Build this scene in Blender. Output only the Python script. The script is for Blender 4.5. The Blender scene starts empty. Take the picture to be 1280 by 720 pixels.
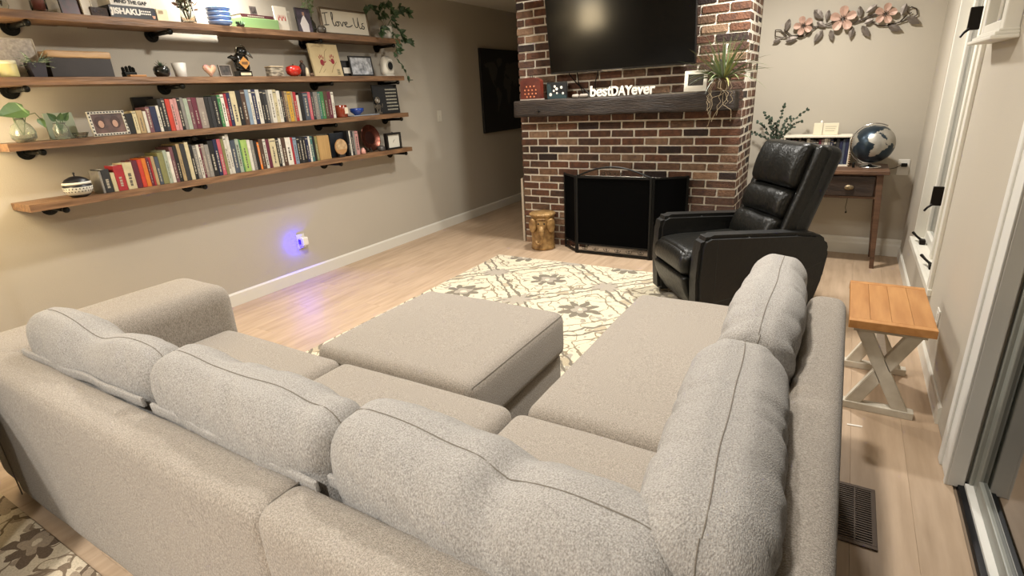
import bpy, bmesh, math, random
from math import sin, cos, pi, radians
from mathutils import Vector, Matrix, noise
random.seed(7)
SC = bpy.context.scene
COL = SC.collection
# ------------------------------------------------------------------ camera
H = 1.40
FPX, YAW, PIT, ROL = 675.04, 0.553896, 0.342947, 0.0553008
_F = Vector((-sin(YAW)*cos(PIT), cos(YAW)*cos(PIT), -sin(PIT)))
_rt = Vector((cos(YAW), sin(YAW), 0)); _dn = _F.cross(_rt)
_R = cos(ROL)*_rt + sin(ROL)*_dn; _D = -sin(ROL)*_rt + cos(ROL)*_dn
cam = bpy.data.cameras.new('camera'); camo = bpy.data.objects.new('camera', cam); COL.objects.link(camo)
cam.sensor_width = 36; cam.lens = FPX/1280*36; cam.clip_start = .02
camo.matrix_world = Matrix(((_R.x, -_D.x, -_F.x, 0), (_R.y, -_D.y, -_F.y, 0), (_R.z, -_D.z, -_F.z, H), (0, 0, 0, 1)))
SC.camera = camo
# ------------------------------------------------------------------ world, light, exposure
w = bpy.data.worlds.new('night'); SC.world = w; w.use_nodes = True
w.node_tree.nodes['Background'].inputs[0].default_value = (.02, .025, .035, 1)
w.node_tree.nodes['Background'].inputs[1].default_value = .3
SC.view_settings.view_transform = 'Standard'; SC.view_settings.look = 'None'
SC.view_settings.exposure = 1.0; SC.view_settings.gamma = 1
WARM = (1, .955, .885)
def can(x, y, pw, size=.16, z=2.36, col=WARM, spread=130):
    l = bpy.data.lights.new('ceiling_can', 'AREA'); l.shape = 'DISK'; l.size = size; l.energy = pw; l.color = col
    l.spread = radians(spread)
    o = bpy.data.objects.new('ceiling_can', l); o.location = (x, y, z); COL.objects.link(o); return o
can(-1.9, 4.2, 18, spread=170); can(-.40, 4.1, 24, spread=170)
can(-2.5, 2.3, 20, spread=168); can(-.5, 1.9, 13, spread=150); can(-3.55, 2.45, 9, .12, spread=170)
can(-2.0, -.5, 13); can(-.5, -.7, 20); can(-1.4, -2.0, 20, .3)

# ------------------------------------------------------------------ helpers
def lin(c):
    if isinstance(c, str):
        c = [int(c[i:i+2], 16)/255 for i in (0, 2, 4)]
    return tuple(((v+.055)/1.055)**2.4 if v > .04045 else v/12.92 for v in c)
MATS = {}
def mat(name, col, rough=.6, metal=0, var=0, vscale=8, stretch=(1, 1, 1), bump=0, bscale=60, spec=.5, col2=None, emit=0, trans=0, alpha=1, detail=4, contrast=1, objvar=0, coat=0):
    if name in MATS: return MATS[name]
    m = bpy.data.materials.new(name); MATS[name] = m; m.use_nodes = True
    nt = m.node_tree; N = nt.nodes; L = nt.links; b = N['Principled BSDF']
    c = lin(col)
    b.inputs['Base Color'].default_value = (*c, 1); b.inputs['Roughness'].default_value = rough
    b.inputs['Metallic'].default_value = metal; b.inputs['Specular IOR Level'].default_value = spec
    if coat: b.inputs['Coat Weight'].default_value = coat
    if trans: b.inputs['Transmission Weight'].default_value = trans
    if alpha < 1: b.inputs['Alpha'].default_value = alpha
    if emit:
        b.inputs['Emission Color'].default_value = (*c, 1); b.inputs['Emission Strength'].default_value = emit
    if var or bump or objvar:
        tc = N.new('ShaderNodeTexCoord'); mp = N.new('ShaderNodeMapping'); L.new(tc.outputs['Object'], mp.inputs[0])
        mp.inputs['Scale'].default_value = stretch
    src = None
    if var or col2:
        n = N.new('ShaderNodeTexNoise'); n.inputs['Scale'].default_value = vscale; n.inputs['Detail'].default_value = detail
        L.new(mp.outputs[0], n.inputs[0])
        r = N.new('ShaderNodeValToRGB'); L.new(n.outputs[0], r.inputs[0])
        r.color_ramp.elements[0].position = .5-.22/contrast; r.color_ramp.elements[1].position = .5+.22/contrast
        if col2: c0, c1 = lin(col2), c
        else: c0 = tuple(v*(1-var) for v in c); c1 = tuple(min(1, v*(1+var)) for v in c)
        r.color_ramp.elements[0].color = (*c0, 1); r.color_ramp.elements[1].color = (*c1, 1)
        src = r.outputs[0]
    if objvar:
        oi = N.new('ShaderNodeObjectInfo'); hs = N.new('ShaderNodeHueSaturation')
        mr = N.new('ShaderNodeMapRange'); L.new(oi.outputs['Random'], mr.inputs[0])
        mr.inputs[3].default_value = 1-objvar; mr.inputs[4].default_value = 1+objvar
        L.new(mr.outputs[0], hs.inputs['Value'])
        if src: L.new(src, hs.inputs['Color'])
        else: hs.inputs['Color'].default_value = (*c, 1)
        ad = N.new('ShaderNodeVectorMath'); ad.operation = 'ADD'
        ml = N.new('ShaderNodeMath'); ml.operation = 'MULTIPLY'; ml.inputs[1].default_value = 37
        L.new(oi.outputs['Random'], ml.inputs[0]); L.new(tc.outputs['Object'], ad.inputs[0]); L.new(ml.outputs[0], ad.inputs[1])
        L.new(ad.outputs[0], mp.inputs[0])
        src = hs.outputs[0]
    if src: L.new(src, b.inputs['Base Color'])
    if bump:
        n2 = N.new('ShaderNodeTexNoise'); n2.inputs['Scale'].default_value = bscale; n2.inputs['Detail'].default_value = 3
        L.new(mp.outputs[0], n2.inputs[0]); bp = N.new('ShaderNodeBump'); bp.inputs['Strength'].default_value = bump
        bp.inputs['Distance'].default_value = .01
        L.new(n2.outputs[0], bp.inputs['Height']); L.new(bp.outputs[0], b.inputs['Normal'])
    return m

def obj(name, bm, m=None, parent=None, smooth=False, loc=None, rot=None, kind=None, label=None):
    me = bpy.data.meshes.new(name)
    if isinstance(bm, bmesh.types.BMesh):
        bmesh.ops.recalc_face_normals(bm, faces=bm.faces[:]); bm.to_mesh(me); bm.free()
    else: me.from_pydata(*bm)
    if m is not None:
        for q in (m if isinstance(m, (list, tuple)) else [m]): me.materials.append(q)
    if smooth:
        for p in me.polygons: p.use_smooth = True
    o = bpy.data.objects.new(name, me); COL.objects.link(o)
    if parent: o.parent = parent
    if loc: o.location = loc
    if rot: o.rotation_euler = rot
    if kind: o['kind'] = kind
    if label: o['label'] = label
    return o
def tag(o, label, cat, group=None, kind=None):
    o['label'] = label; o['category'] = cat
    if group: o['group'] = group
    if kind: o['kind'] = kind
    return o
def thing(name, label, cat, loc=(0, 0, 0), rotz=0, group=None):
    o = bpy.data.objects.new(name, None); COL.objects.link(o); o.location = loc; o.rotation_euler = (0, 0, rotz)
    o.empty_display_size = .05
    return tag(o, label, cat, group)
NB = bmesh.new
def box(bm, x0, x1, y0, y1, z0, z1, bev=0, M=None, segs=2, mi=0):
    r = bmesh.ops.create_cube(bm, size=1)['verts']
    for v in r: v.co = Vector(((x0+x1)/2+v.co.x*(x1-x0), (y0+y1)/2+v.co.y*(y1-y0), (z0+z1)/2+v.co.z*(z1-z0)))
    es = {e for v in r for e in v.link_edges}; fs = {f for v in r for f in v.link_faces}
    for f in fs: f.material_index = mi
    if bev:
        q = bmesh.ops.bevel(bm, geom=list(es)+list(r), offset=bev, segments=segs, affect='EDGES', profile=.5)
        r = list({v for f in q['faces'] for v in f.verts} | {v for v in r if v.is_valid})
        for f in q['faces']: f.material_index = mi
    if M:
        for v in r: v.co = M @ v.co
    return r
def B(*a, **k): bm = NB(); box(bm, *a, **k); return bm
def tube(bm, pts, rad, n=8, cap=True, mi=0):
    pts = [Vector(p) for p in pts]; rings = []
    up = Vector((0, 0, 1)); prev = None
    for i, p in enumerate(pts):
        t = (pts[min(i+1, len(pts)-1)]-pts[max(i-1, 0)])
        if t.length < 1e-9: t = Vector((0, 0, 1))
        t.normalize()
        if prev is None: a = t.orthogonal().normalized()
        else: a = (prev - t*prev.dot(t)); a = a.normalized() if a.length > 1e-6 else t.orthogonal().normalized()
        prev = a; b = t.cross(a)
        r = rad[i] if isinstance(rad, (list, tuple)) else rad
        rings.append([bm.verts.new(p + a*cos(2*pi*k/n)*r + b*sin(2*pi*k/n)*r) for k in range(n)])
    for r0, r1 in zip(rings, rings[1:]):
        for k in range(n): bm.faces.new((r0[k], r0[(k+1) % n], r1[(k+1) % n], r1[k])).material_index = mi
    if cap: bm.faces.new(rings[0][::-1]).material_index = mi; bm.faces.new(rings[-1]).material_index = mi
    return bm
def T(pts, rad, n=8): return tube(NB(), pts, rad, n)
def lathe(prof, n=24, bm=None, c=(0, 0, 0), M=None):
    bm = bm or NB(); rings = []
    for r, z in prof:
        ring = []
        for k in range(n):
            p = Vector((c[0]+cos(2*pi*k/n)*max(r, 1e-4), c[1]+sin(2*pi*k/n)*max(r, 1e-4), c[2]+z))
            ring.append(bm.verts.new(M @ p if M else p))
        rings.append(ring)
    for a, b in zip(rings, rings[1:]):
        for k in range(n): bm.faces.new((a[k], a[(k+1) % n], b[(k+1) % n], b[k]))
    if prof[0][0] > 1e-3: bm.faces.new(rings[0][::-1])
    if prof[-1][0] > 1e-3: bm.faces.new(rings[-1])
    return bm
def prism(poly, d0, d1, axis='y', bm=None, bev=0):
    "poly of 2D points extruded along axis"
    bm = bm or NB()
    def P(u, v, d): return {'y': (u, d, v), 'x': (d, u, v), 'z': (u, v, d)}[axis]
    a = [bm.verts.new(P(u, v, d0)) for u, v in poly]; b = [bm.verts.new(P(u, v, d1)) for u, v in poly]
    n = len(poly); fs = [bm.faces.new(a), bm.faces.new(b[::-1])]
    for k in range(n): fs.append(bm.faces.new((a[k], b[k], b[(k+1) % n], a[(k+1) % n])))
    if bev:
        es = list({e for f in fs for e in f.edges})
        bmesh.ops.recalc_face_normals(bm, faces=bm.faces[:])
        bmesh.ops.bevel(bm, geom=es, offset=bev, segments=2, affect='EDGES')
    return bm
def axis_pos(h, r, n, m=4):
    if r <= 0: return [-h + 2*h*i/n for i in range(n+1)]
    a = [-h + r*(1-cos(pi/2*i/m)) for i in range(m)]
    k = [-h+r + 2*(h-r)*i/n for i in range(n+1)]
    return a + k + [-v for v in reversed(a)]
def rbox(hx, hy, hz, r, n=(8, 8, 4), fn=None, m=4):
    "rounded box as a dense grid; fn(p, u) displaces"
    bm = NB(); ax = [axis_pos(h, r, k, m) for h, k in zip((hx, hy, hz), n)]
    hs = (hx, hy, hz); cache = {}
    def vert(p):
        key = tuple(round(c, 5) for c in p)
        if key in cache: return cache[key]
        q = Vector([max(-h+r, min(h-r, c)) for c, h in zip(p, hs)]); d = Vector(p)-q
        out = q + d.normalized()*r if (r > 0 and d.length > 1e-9) else Vector(p)
        if fn: out = fn(out, Vector([c/h for c, h in zip(p, hs)]))
        cache[key] = bm.verts.new(out); return cache[key]
    for a in range(3):
        b, c = (a+1) % 3, (a+2) % 3
        for s in (-1, 1):
            for i in range(len(ax[b])-1):
                for j in range(len(ax[c])-1):
                    vs = []
                    for (ii, jj) in ((i, j), (i+1, j), (i+1, j+1), (i, j+1)):
                        p = [0, 0, 0]; p[a] = s*hs[a]; p[b] = ax[b][ii]; p[c] = ax[c][jj]; vs.append(vert(p))
                    if len(set(vs)) == 4:
                        try: bm.faces.new(vs)
                        except ValueError: pass
    return bm
def at(v, off): return Vector(v)+Vector(off)
def xform(bm, M):
    for v in bm.verts: v.co = M @ v.co
    return bm
def textmesh(s, size, depth, m, parent, loc, rot, name='lettering', align='CENTER', sx=1, bold=0, shear=0):
    cu = bpy.data.curves.new('t', 'FONT'); cu.body = s; cu.size = size; cu.extrude = depth/2; cu.align_x = align; cu.align_y = 'CENTER'
    cu.offset = bold; cu.shear = shear
    to = bpy.data.objects.new('t', cu); COL.objects.link(to)
    me = bpy.data.meshes.new_from_object(to.evaluated_get(bpy.context.evaluated_depsgraph_get()))
    bpy.data.objects.remove(to); bpy.data.curves.remove(cu)
    for v in me.vertices: v.co.x *= sx
    me.materials.clear(); me.materials.append(m)
    o = bpy.data.objects.new(name, me); COL.objects.link(o); o.parent = parent; o.location = loc; o.rotation_euler = rot
    return o
# measuring: where along a real plane does something seen in the photograph stand
def _row(px): return _R*FPX - _F*(px-640)
def _col(py): return _D*FPX - _F*(py-360)
def solve(row, known, free):
    P = Vector((0, 0, -H)); k = {'x': 0, 'y': 1, 'z': 2}
    for a, v in known.items(): P[k[a]] += v
    return -row.dot(P)/row[k[free]]
def yat(px, x, z): return solve(_row(px), {'x': x, 'z': z}, 'y')
def zat(py, x, y): return solve(_col(py), {'x': x, 'y': y}, 'z')
def xat(px, y, z): return solve(_row(px), {'y': y, 'z': z}, 'x')
def on(px, py, a, v):
    d = _R*(px-640)/FPX + _D*(py-360)/FPX + _F
    i = 'xyz'.index(a); C = Vector((0, 0, H)); return C + d*((v-C[i])/d[i])

# ------------------------------------------------------------------ materials
WALL = mat('wall_paint', 'b2aa9b', .85, bump=.12, bscale=220, var=.02, vscale=1.5)
CEIL = mat('ceiling_paint', 'c9c4b8', .9)
TRIM = mat('trim_white', 'd6d2c6', .45)
BLACK = mat('black_metal', '14140f', .45, metal=.6, bump=.2, bscale=90)
DARK = mat('dark_void', '060606', .9)
WOOD_SHELF = mat('rustic_shelf_wood', '8e6b4b', .5, col2='583e29', vscale=6, stretch=(8, .8, 8), bump=.25, bscale=14, var=1, objvar=.06)
PINE = mat('honey_pine', 'b8864f', .45, col2='a06c38', var=1, vscale=5, stretch=(6, .7, 6), objvar=.04)
CHALK = mat('chalk_white_paint', 'cfc8b8', .7, col2='b3a996', var=1, vscale=14, bump=.1)
PLANK = mat('oak_laminate', 'bda58b', .5, col2='a68e74', var=1, vscale=5, stretch=(5, .55, 1), objvar=.035, bump=.05, bscale=20)
def fabric(name, c1, c2, sc=480):
    m = mat(name, c1, .95, col2=c2, var=1, vscale=sc, detail=3, contrast=1.15, bump=.5, bscale=420, stretch=(1, 1, .45), spec=.2)
    nt = m.node_tree; b = nt.nodes['Principled BSDF']; b.inputs['Sheen Weight'].default_value = .15
    return m
FAB = fabric('grey_upholstery', 'b0a79b', '80776c', 340)
FAB2 = fabric('pillow_fabric', 'b8b4ae', '88837d', 340)
SEAM = mat('seam_thread', '756e64', .9)
LEATHER = mat('black_leather', '12120f', .36, var=.25, vscale=6, bump=.3, bscale=55, spec=.38)
LEATHER2 = mat('black_leather_dull', '0f0f0d', .46, var=.2, vscale=5, bump=.25, bscale=40)
WHITE = mat('white_ceramic', 'e6e2d8', .35)
CREAM = mat('cream', 'dccfae', .6, var=.06, vscale=20)
PAPER = mat('book_pages', 'd9cfb8', .9, var=.1, vscale=60, stretch=(1, 8, 1))
GREEN = mat('leaf_green', '3f5a31', .5, var=.35, vscale=30, objvar=.15)
CHROME = mat('chrome', 'c8c8c8', .18, metal=1)
GLASSC = mat('clear_glass', 'eef2ee', .05, trans=1); GLASSC.node_tree.nodes['Principled BSDF'].inputs['IOR'].default_value = 1.45

# ------------------------------------------------------------------ setting
XL, XR, YB, YF, YN = -3.83, .49, 5.2, 7.6, -3.0      # left wall, right wall, niche wall, hall end, wall behind
ZC = 2.38
S = lambda n, bm, m, **k: obj(n, bm, m, kind='structure', **k)
floor = S('floor', B(XL-.1, XR+.02, YN, YF, -.05, -.012), mat('subfloor', '8a7864', .9))
# planks run away from the camera (along y)
pw, pl = .182, 1.52
pm = {}
x = XL+.002; i = 0
while x < XR-.01:
    w_ = min(pw, XR-x); off = (i*.43) % pl; y = -1.3-off
    while y < YF-.02:
        y0, y1 = max(y, -1.3), min(y+pl, YF)
        if y1-y0 > .05:
            key = (round(w_, 3), round(y1-y0, 3))
            o = None
            if key not in pm:
                o = obj('plank', B(.0002, w_-.0002, .0002, y1-y0-.0002, -.012, 0, bev=.0007, segs=1), PLANK, floor, loc=(x, y0, 0)); pm[key] = o.data
            else:
                o = bpy.data.objects.new('plank', pm[key]); COL.objects.link(o); o.parent = floor; o.location = (x, y0, 0)
        y += pl
    x += pw; i += 1
S('ceiling', B(XL-.1, XR+.2, YN, YF, ZC, ZC+.05), CEIL)
S('wall_left', B(XL-.12, XL, YN, YF, 0, ZC), WALL)
S('wall_hall', B(XL, -.7, YF-.1, YF, 0, ZC), WALL)
S('wall_back', B(-.705, XR+.15, YB, YB+.12, 0, ZC), WALL)
S('wall_behind', B(XL, XR+.15, YN-.1, YN, 0, ZC), WALL)
S('wall_hall_side', B(-2.63, -2.5, 5.25, YF-.1, 0, ZC), WALL)
WY0, WY1, WZ0, WZ1 = 3.46, 4.565, .318, 2.15     # window opening
DY0, DY1, DZ1 = -.6, 2.16, 2.08                  # sliding door opening
bm = NB()
for a in ((WY1, YB+.12, 0, ZC), (DY1, WY0, 0, ZC), (WY0, WY1, 0, WZ0), (WY0, WY1, WZ1, ZC), (YN, DY0, 0, ZC), (DY0, DY1, DZ1, ZC)):
    box(bm, XR, XR+.16, *a)
S('wall_right', bm, WALL)
bb = lambda n, bm: S(n, bm, TRIM)
bb('baseboard_left', prism([(XL, 0), (XL+.016, 0), (XL+.016, .088), (XL+.008, .1), (XL, .1)], YN, YF-.1))
bm = prism([(YB, 0), (YB-.018, 0), (YB-.018, .085), (YB-.012, .10), (YB-.012, .125), (YB-.004, .14), (YB, .14)], -.70, XR, 'x')
bb('baseboard_back', bm)
bb('baseboard_right', prism([(XR, 0), (XR-.012, 0), (XR-.012, .07), (XR-.005, .08), (XR, .08)], 2.56, YB))
# window 1: two casements in a deep sill
win = S('window_1', B(XR-.0, XR+.16, WY0, WY1, WZ0-.004, WZ0+.008), TRIM)
def part(n, bm, m, p, **k): return obj(n, bm, m, p, **k)
part('window_frame', B(XR+.002, XR+.16, WY1-.03, WY1, WZ0, WZ1, bev=.003), TRIM, win)
part('window_frame', B(XR+.002, XR+.16, WY0, WY0+.03, WZ0, WZ1, bev=.003), TRIM, win)
part('window_frame', B(XR+.002, XR+.16, WY0+.03, WY1-.03, WZ1-.03, WZ1, bev=.003), TRIM, win)
part('mullion', B(XR+.045, XR+.15, 3.985, 4.045, WZ0+.008, WZ1-.03, bev=.004), TRIM, win)
for (a, b_) in ((3.49, 3.985), (4.045, 4.535)):
    bm = NB()
    box(bm, XR+.06, XR+.1, a, a+.05, WZ0+.01, WZ1-.03, bev=.005); box(bm, XR+.06, XR+.1, b_-.05, b_, WZ0+.01, WZ1-.03, bev=.005)
    box(bm, XR+.06, XR+.1, a+.05, b_-.05, WZ0+.01, WZ0+.07, bev=.005)
    s_ = part('sash', bm, TRIM, win)
    part('pane', B(XR+.078, XR+.084, a+.05, b_-.05, WZ0+.07, WZ1-.03), GLASSC, s_)
# casing on the wall round the opening
S('trim_1', B(XR-.016, XR+.001, WY0-.065, WY0-.004, WZ0-.02, ZC-.05, bev=.003), TRIM)
S('trim_2', B(XR-.018, XR+.001, WY0-.08, WY1+.012, WZ0-.03, WZ0+.006, bev=.003), TRIM)
BR = mat('oil_rubbed_bronze', '1a1510', .4, metal=.7)
def crank(px, py, lab):
    p = on(px, py, 'x', XR+.03)
    t = win
    bm = NB(); box(bm, -.014, .02, -.028, .028, 0, .034, bev=.006)
    tube(bm, [(-.005, 0, .03), (-.03, .04, .045), (-.045, .09, .055)], [.008, .007, .009], 8)
    return part('crank_handle', bm, BR, win, loc=(XR+.03, p.y, WZ0+.006), smooth=False)
crank(1152, 302, ''); crank(1163, 338, '')
for z in (.76, 1.635):
    bm = NB(); box(bm, -.040, .008, -.010, .010, -.052, .052, bev=.003)
    tube(bm, [(-.030, -.008, -.045), (-.05, -.012, -.062), (-.062, -.012, -.082)], [.007, .006, .006], 8)
    part('sash_lock', bm, BR, win, loc=(XR-.006, 3.70, z))
# sliding glass door
door = S('door_1', B(XR+.012, XR+.14, DY0, DY1, -.012, .012), mat('door_track_black', '17171a', .4, metal=.4))
part('track_rail', B(XR+.030, XR+.058, DY0, DY1-.03, .012, .024), mat('rail_white', 'e4e2da', .4), door)
part('door_frame', B(XR+.04, XR+.13, DY1-.035, DY1, .012, DZ1, bev=.004), mat('vinyl_grey', '8f9088', .4), door)
part('door_frame', B(XR+.04, XR+.13, DY0, DY1-.035, DZ1-.04, DZ1, bev=.004), mat('vinyl_grey', '8f9088', .4), door)
bm = NB(); box(bm, XR+.052, XR+.085, DY0+.02, DY1-.075, .014, .075, bev=.004); box(bm, XR+.052, XR+.085, DY1-.075, DY1-.036, .014, DZ1-.04, bev=.004)
sd = part('door_panel', bm, mat('vinyl_grey', '8f9088', .4), door)
part('pane', B(XR+.064, XR+.072, DY0+.03, DY1-.075, .07, DZ1-.05), mat('door_glass', '101412', .04, spec=1.0, coat=.6), sd)
# door casing
bm = NB(); box(bm, XR-.02, XR+.03, DY1-.03, DY1+.125, 0, 2.2, bev=.004); box(bm, XR-.028, XR-.015, DY1+.09, DY1+.135, 0, 2.2, bev=.004); box(bm, XR-.026, XR-.018, DY1-.03, DY1-.008, 0, 2.2, bev=.002)
S('trim_3', bm, mat('trim_grey_white', 'd4d2cb', .5))

# ------------------------------------------------------------------ brick chimney
CX0, CX1, CY = -2.645, -.707, 4.6
MORT = mat('mortar', 'e0d8c8', .95, var=.12, vscale=30, bump=.8, bscale=90)
chim = S('wall_chimney', None or (lambda bm: (box(bm, CX0+.006, -2.0, CY+.006, YB+.1, 0, ZC), box(bm, -1.16, CX1-.0005, CY+.006, YB+.1, 0, ZC),
        box(bm, -2.0, -1.16, CY+.006, YB+.1, .68, ZC), box(bm, -2.0, -1.16, CY+.45, YB+.1, 0, .68)) and bm)(NB()), MORT)
def brickmat(name, c1, c2):
    return mat(name, c1, .85, col2=c2, var=1, vscale=26, detail=6, bump=.9, bscale=70, objvar=.22)
BRM = [brickmat('brick_red', '6e4833', '483024'), brickmat('brick_brown', '5c4030', '392820'), brickmat('brick_tan', '806049', '5a4332'), brickmat('brick_char', '35251f', '221815'), brickmat('brick_pale', '92755c', '664e3b')]
BW = [5, 5, 3, 2, 1.2]
P0, BL, MJ = .0677, .2035, .0145
brick_meshes = {}
rb = random.Random(3)
def brick_mesh(l, d, k, axis):
    key = (round(l, 3), k, axis)
    if key in brick_meshes: return brick_meshes[key]
    bm = NB(); hh = (P0-MJ)/2
    box(bm, 0, l, -d/2, d/2, -hh, hh, bev=.004, segs=1)
    for v in bm.verts: v.co += Vector((rb.uniform(-.0022, .0022), rb.uniform(-.002, .002), rb.uniform(-.0022, .0022)))
    if axis == 'y': xform(bm, Matrix.Rotation(pi/2, 4, 'Z'))
    bmesh.ops.recalc_face_normals(bm, faces=bm.faces[:])
    me = bpy.data.meshes.new('brick'); bm.to_mesh(me); bm.free()
    brick_meshes[key] = me; return me
stuff = NB(); nbrick = 0
def put_brick(x0, l, zc, face, hidden):
    global nbrick
    proud = rb.uniform(.003, .007) if face == 'f' else rb.uniform(.0005, .002)
    if hidden:
        if face == 'f': box(stuff, x0, x0+l, CY-proud, CY+.03, zc-.028, zc+.028)
        else: box(stuff, CX1-.03, CX1+proud, x0, x0+l, zc-.028, zc+.028)
        return
    mi = rb.choices(range(5), BW)[0]
    var = rb.randrange(3)
    if face == 'f':
        src = brick_mesh(l, .05, (mi, var), 'x'); loc = (x0, CY+.025-proud, zc)
    else:
        src = brick_mesh(l, .05, (mi, var), 'y'); loc = (CX1-.025+proud, x0, zc)
    if not src.materials: src.materials.append(BRM[mi])
    o = bpy.data.objects.new('brick', src); COL.objects.link(o); o.parent = chim; o.location = loc; nbrick += 1
row = 0
zc = 1.205 - P0/2 + .004          # the first course under the mantel
zs = []
z_ = zc
while z_ > .02: zs.append(z_); z_ -= P0
z_ = zc + P0
while z_ < ZC-.02: zs.append(z_); z_ += P0
ROW0 = zc
for zc_ in zs:
    k = round((ROW0-zc_)/P0)
    first = .079 if k % 2 == 0 else .172
    xs = [CX0]; x = CX0+first
    while x < CX1-.03: xs.append(x); x += BL
    xs.append(CX1)
    for a, b_ in zip(xs, xs[1:]):
        g0, g1 = (0 if a == CX0 else MJ/2), (0 if b_ == CX1 else MJ/2)
        if b_-a < .02: continue
        c = (a+b_)/2
        if zc_ < .68 and b_ > -2.0 and a < -1.16:
            if a < -2.0: b_ = -2.0; g1 = 0
            elif b_ > -1.16: a = -1.16; g0 = 0
            else: continue
            if b_-a < .03: continue
        hid = (zc_ > 1.60 and -2.22 < c < -1.12) or (1.215 < zc_ < 1.33) or (zc_ > 2.24) or (zc_ < .66 and -2.12 < c < -1.02) or (zc_ < .5 and c > -1.2)
        put_brick(a+g0, b_-a-g0-g1, zc_, 'f', hid)
    ys = [CY+.012, CY+.105, CY+.308, CY+.51, YB] if k % 2 else [CY+.012, CY+.204, CY+.408, YB]
    for a, b_ in zip(ys, ys[1:]): put_brick(a+MJ*.8 if a > CY+.02 else a, b_-a-MJ*1.6, zc_, 's', zc_ > 2.28 or zc_ < .55)
obj('brick', stuff, BRM[1], chim, kind='stuff')
# firebox lining
S('trim_4', (lambda bm: (box(bm, -2.0, -1.99, CY-.012, CY+.44, 0, .68), box(bm, -1.17, -1.16, CY-.012, CY+.44, 0, .68), box(bm, -1.99, -1.17, CY-.0, CY+.44, .672, .68), box(bm, -1.99, -1.17, CY+.42, CY+.44, 0, .672)) and bm)(NB()), DARK)
fd = obj('fireplace_door_frame', (lambda bm: (box(bm, -1.99, -1.17, CY-.02, CY-.012, .655, .68, bev=.002), box(bm, -1.99, -1.97, CY-.02, CY-.012, .0, .655, bev=.002), box(bm, -1.19, -1.17, CY-.02, CY-.012, .0, .655, bev=.002)) and bm)(NB()), mat('steel_trim', '8d8a80', .3, metal=1))
tag(fd, 'thin steel frame around the dark firebox behind the black screen', 'fireplace frame')
# pale board at the left side of the chimney
o = obj('leaning_board', B(-.012, .012, -.19, .19, 0, .63, bev=.003), mat('pale_board', 'b7ab98', .6), loc=(CX0-.02, 4.79, 0))
tag(o, 'narrow pale board standing against the left side of the brick chimney', 'board')
# mantel beam
MZ = 1.345
def mant(p, u):
    q = p.copy(); q.z += noise.noise(p*9)*.006 + noise.noise(p*2.5)*.006*(1 if u.z > 0 else .7); q.y += noise.noise(p*7+Vector((3, 1, 2)))*.008; return q
mn = obj('mantel_beam', xform(rbox(.935, .1, .069, .012, (60, 6, 6), mant, 2), Matrix.Translation((-1.665, 4.497, 1.276))), mat('old_beam_wood', '33261a', .7, col2='19110b', var=1, vscale=5, stretch=(1, 9, 9), bump=.7, bscale=18), smooth=True)
tag(mn, 'rough dark wooden mantel beam across the brick chimney', 'mantel')
for px in (673,):
    p = on(px, 139, 'y', 4.39); obj('bolt_head', lathe([(.012, 0), (.012, .004), (.006, .007), (0, .008)], 10, M=Matrix.Translation((p.x, 4.395, p.z)) @ Matrix.Rotation(pi/2, 4, 'X')), BLACK, mn)
# ------------------------------------------------------------------ sectional sofa
def crown(hz, k=.018, sag=0, seed=0):
    def f(p, u):
        q = p.copy()
        if u.z > -.2:
            e = max(0, 1-abs(u.x)**3)*max(0, 1-abs(u.y)**3); q.z += k*e
        n_ = noise.noise(Vector((p.x*2.2+seed, p.y*2.2, 0)))*.006 + noise.noise(Vector((p.x*9+seed, p.y*9, p.z*5)))*.0016
        q.z += n_ if u.z > 0 else 0
        return q
    return f
sofa = thing('sectional_sofa', 'large L-shaped light grey fabric sectional sofa with chaise end', 'sofa', (-1.3, .9, 0))
SO = Vector((-1.3, .9, 0))
def sb(name, x0, x1, y0, y1, z0, z1, r, n, fn=None, m=FAB, **k):
    bm = rbox((x1-x0)/2, (y1-y0)/2, (z1-z0)/2, r, n, fn)
    return obj(name, xform(bm, Matrix.Translation(Vector(((x0+x1)/2, (y0+y1)/2, (z0+z1)/2))-SO)), m, sofa, smooth=True, **k)
def soft(seed, k=.004):
    def f(p, u):
        n_ = noise.noise(Vector((p.x*3+seed, p.y*3, p.z*3)))*k + noise.noise(Vector((p.x*11+seed, p.y*11, p.z*11)))*k*.3
        return p + Vector((0, n_ if abs(u.y) > .9 else 0, n_*.7 if u.z > .9 else 0)) 
    return f
sb('back_frame', -2.565, -.905, .455, .585, .045, .645, .044, (40, 4, 16), soft(1), label='long left section of the sofa back')
sb('back_frame', -.938, .082, .455, .585, .045, .645, .044, (26, 4, 16), soft(2), label='corner section of the sofa back, seamed at its left')
sb('back_frame', -.045, .082, .588, 2.20, .045, .645, .044, (4, 40, 12), soft(3), label='right-hand sofa back beside the wooden stool')
sb('armrest', -2.76, -2.375, .46, 1.365, .045, .645, .075, (10, 24, 12), soft(4))
sb('base', -2.375, -.05, .585, 1.29, .05, .262, .02, (20, 10, 3))
sb('base', -.78, -.045, 1.29, 2.46, .05, .262, .02, (8, 10, 3))
sb('seat_cushion', -2.372, -1.612, .57, 1.298, .265, .447, .045, (14, 14, 3), crown(.08, .014, seed=1))
sb('seat_cushion', -1.606, -.812, .57, 1.298, .265, .447, .045, (14, 14, 3), crown(.08, .014, seed=5))
sb('seat_cushion', -.806, -.052, .57, 1.290, .265, .447, .045, (14, 14, 3), crown(.08, .012, seed=9))
sb('seat_cushion', -.79, -.052, 1.296, 2.48, .265, .447, .05, (14, 20, 3), crown(.08, .016, seed=14), label='long chaise seat cushion')
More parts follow.
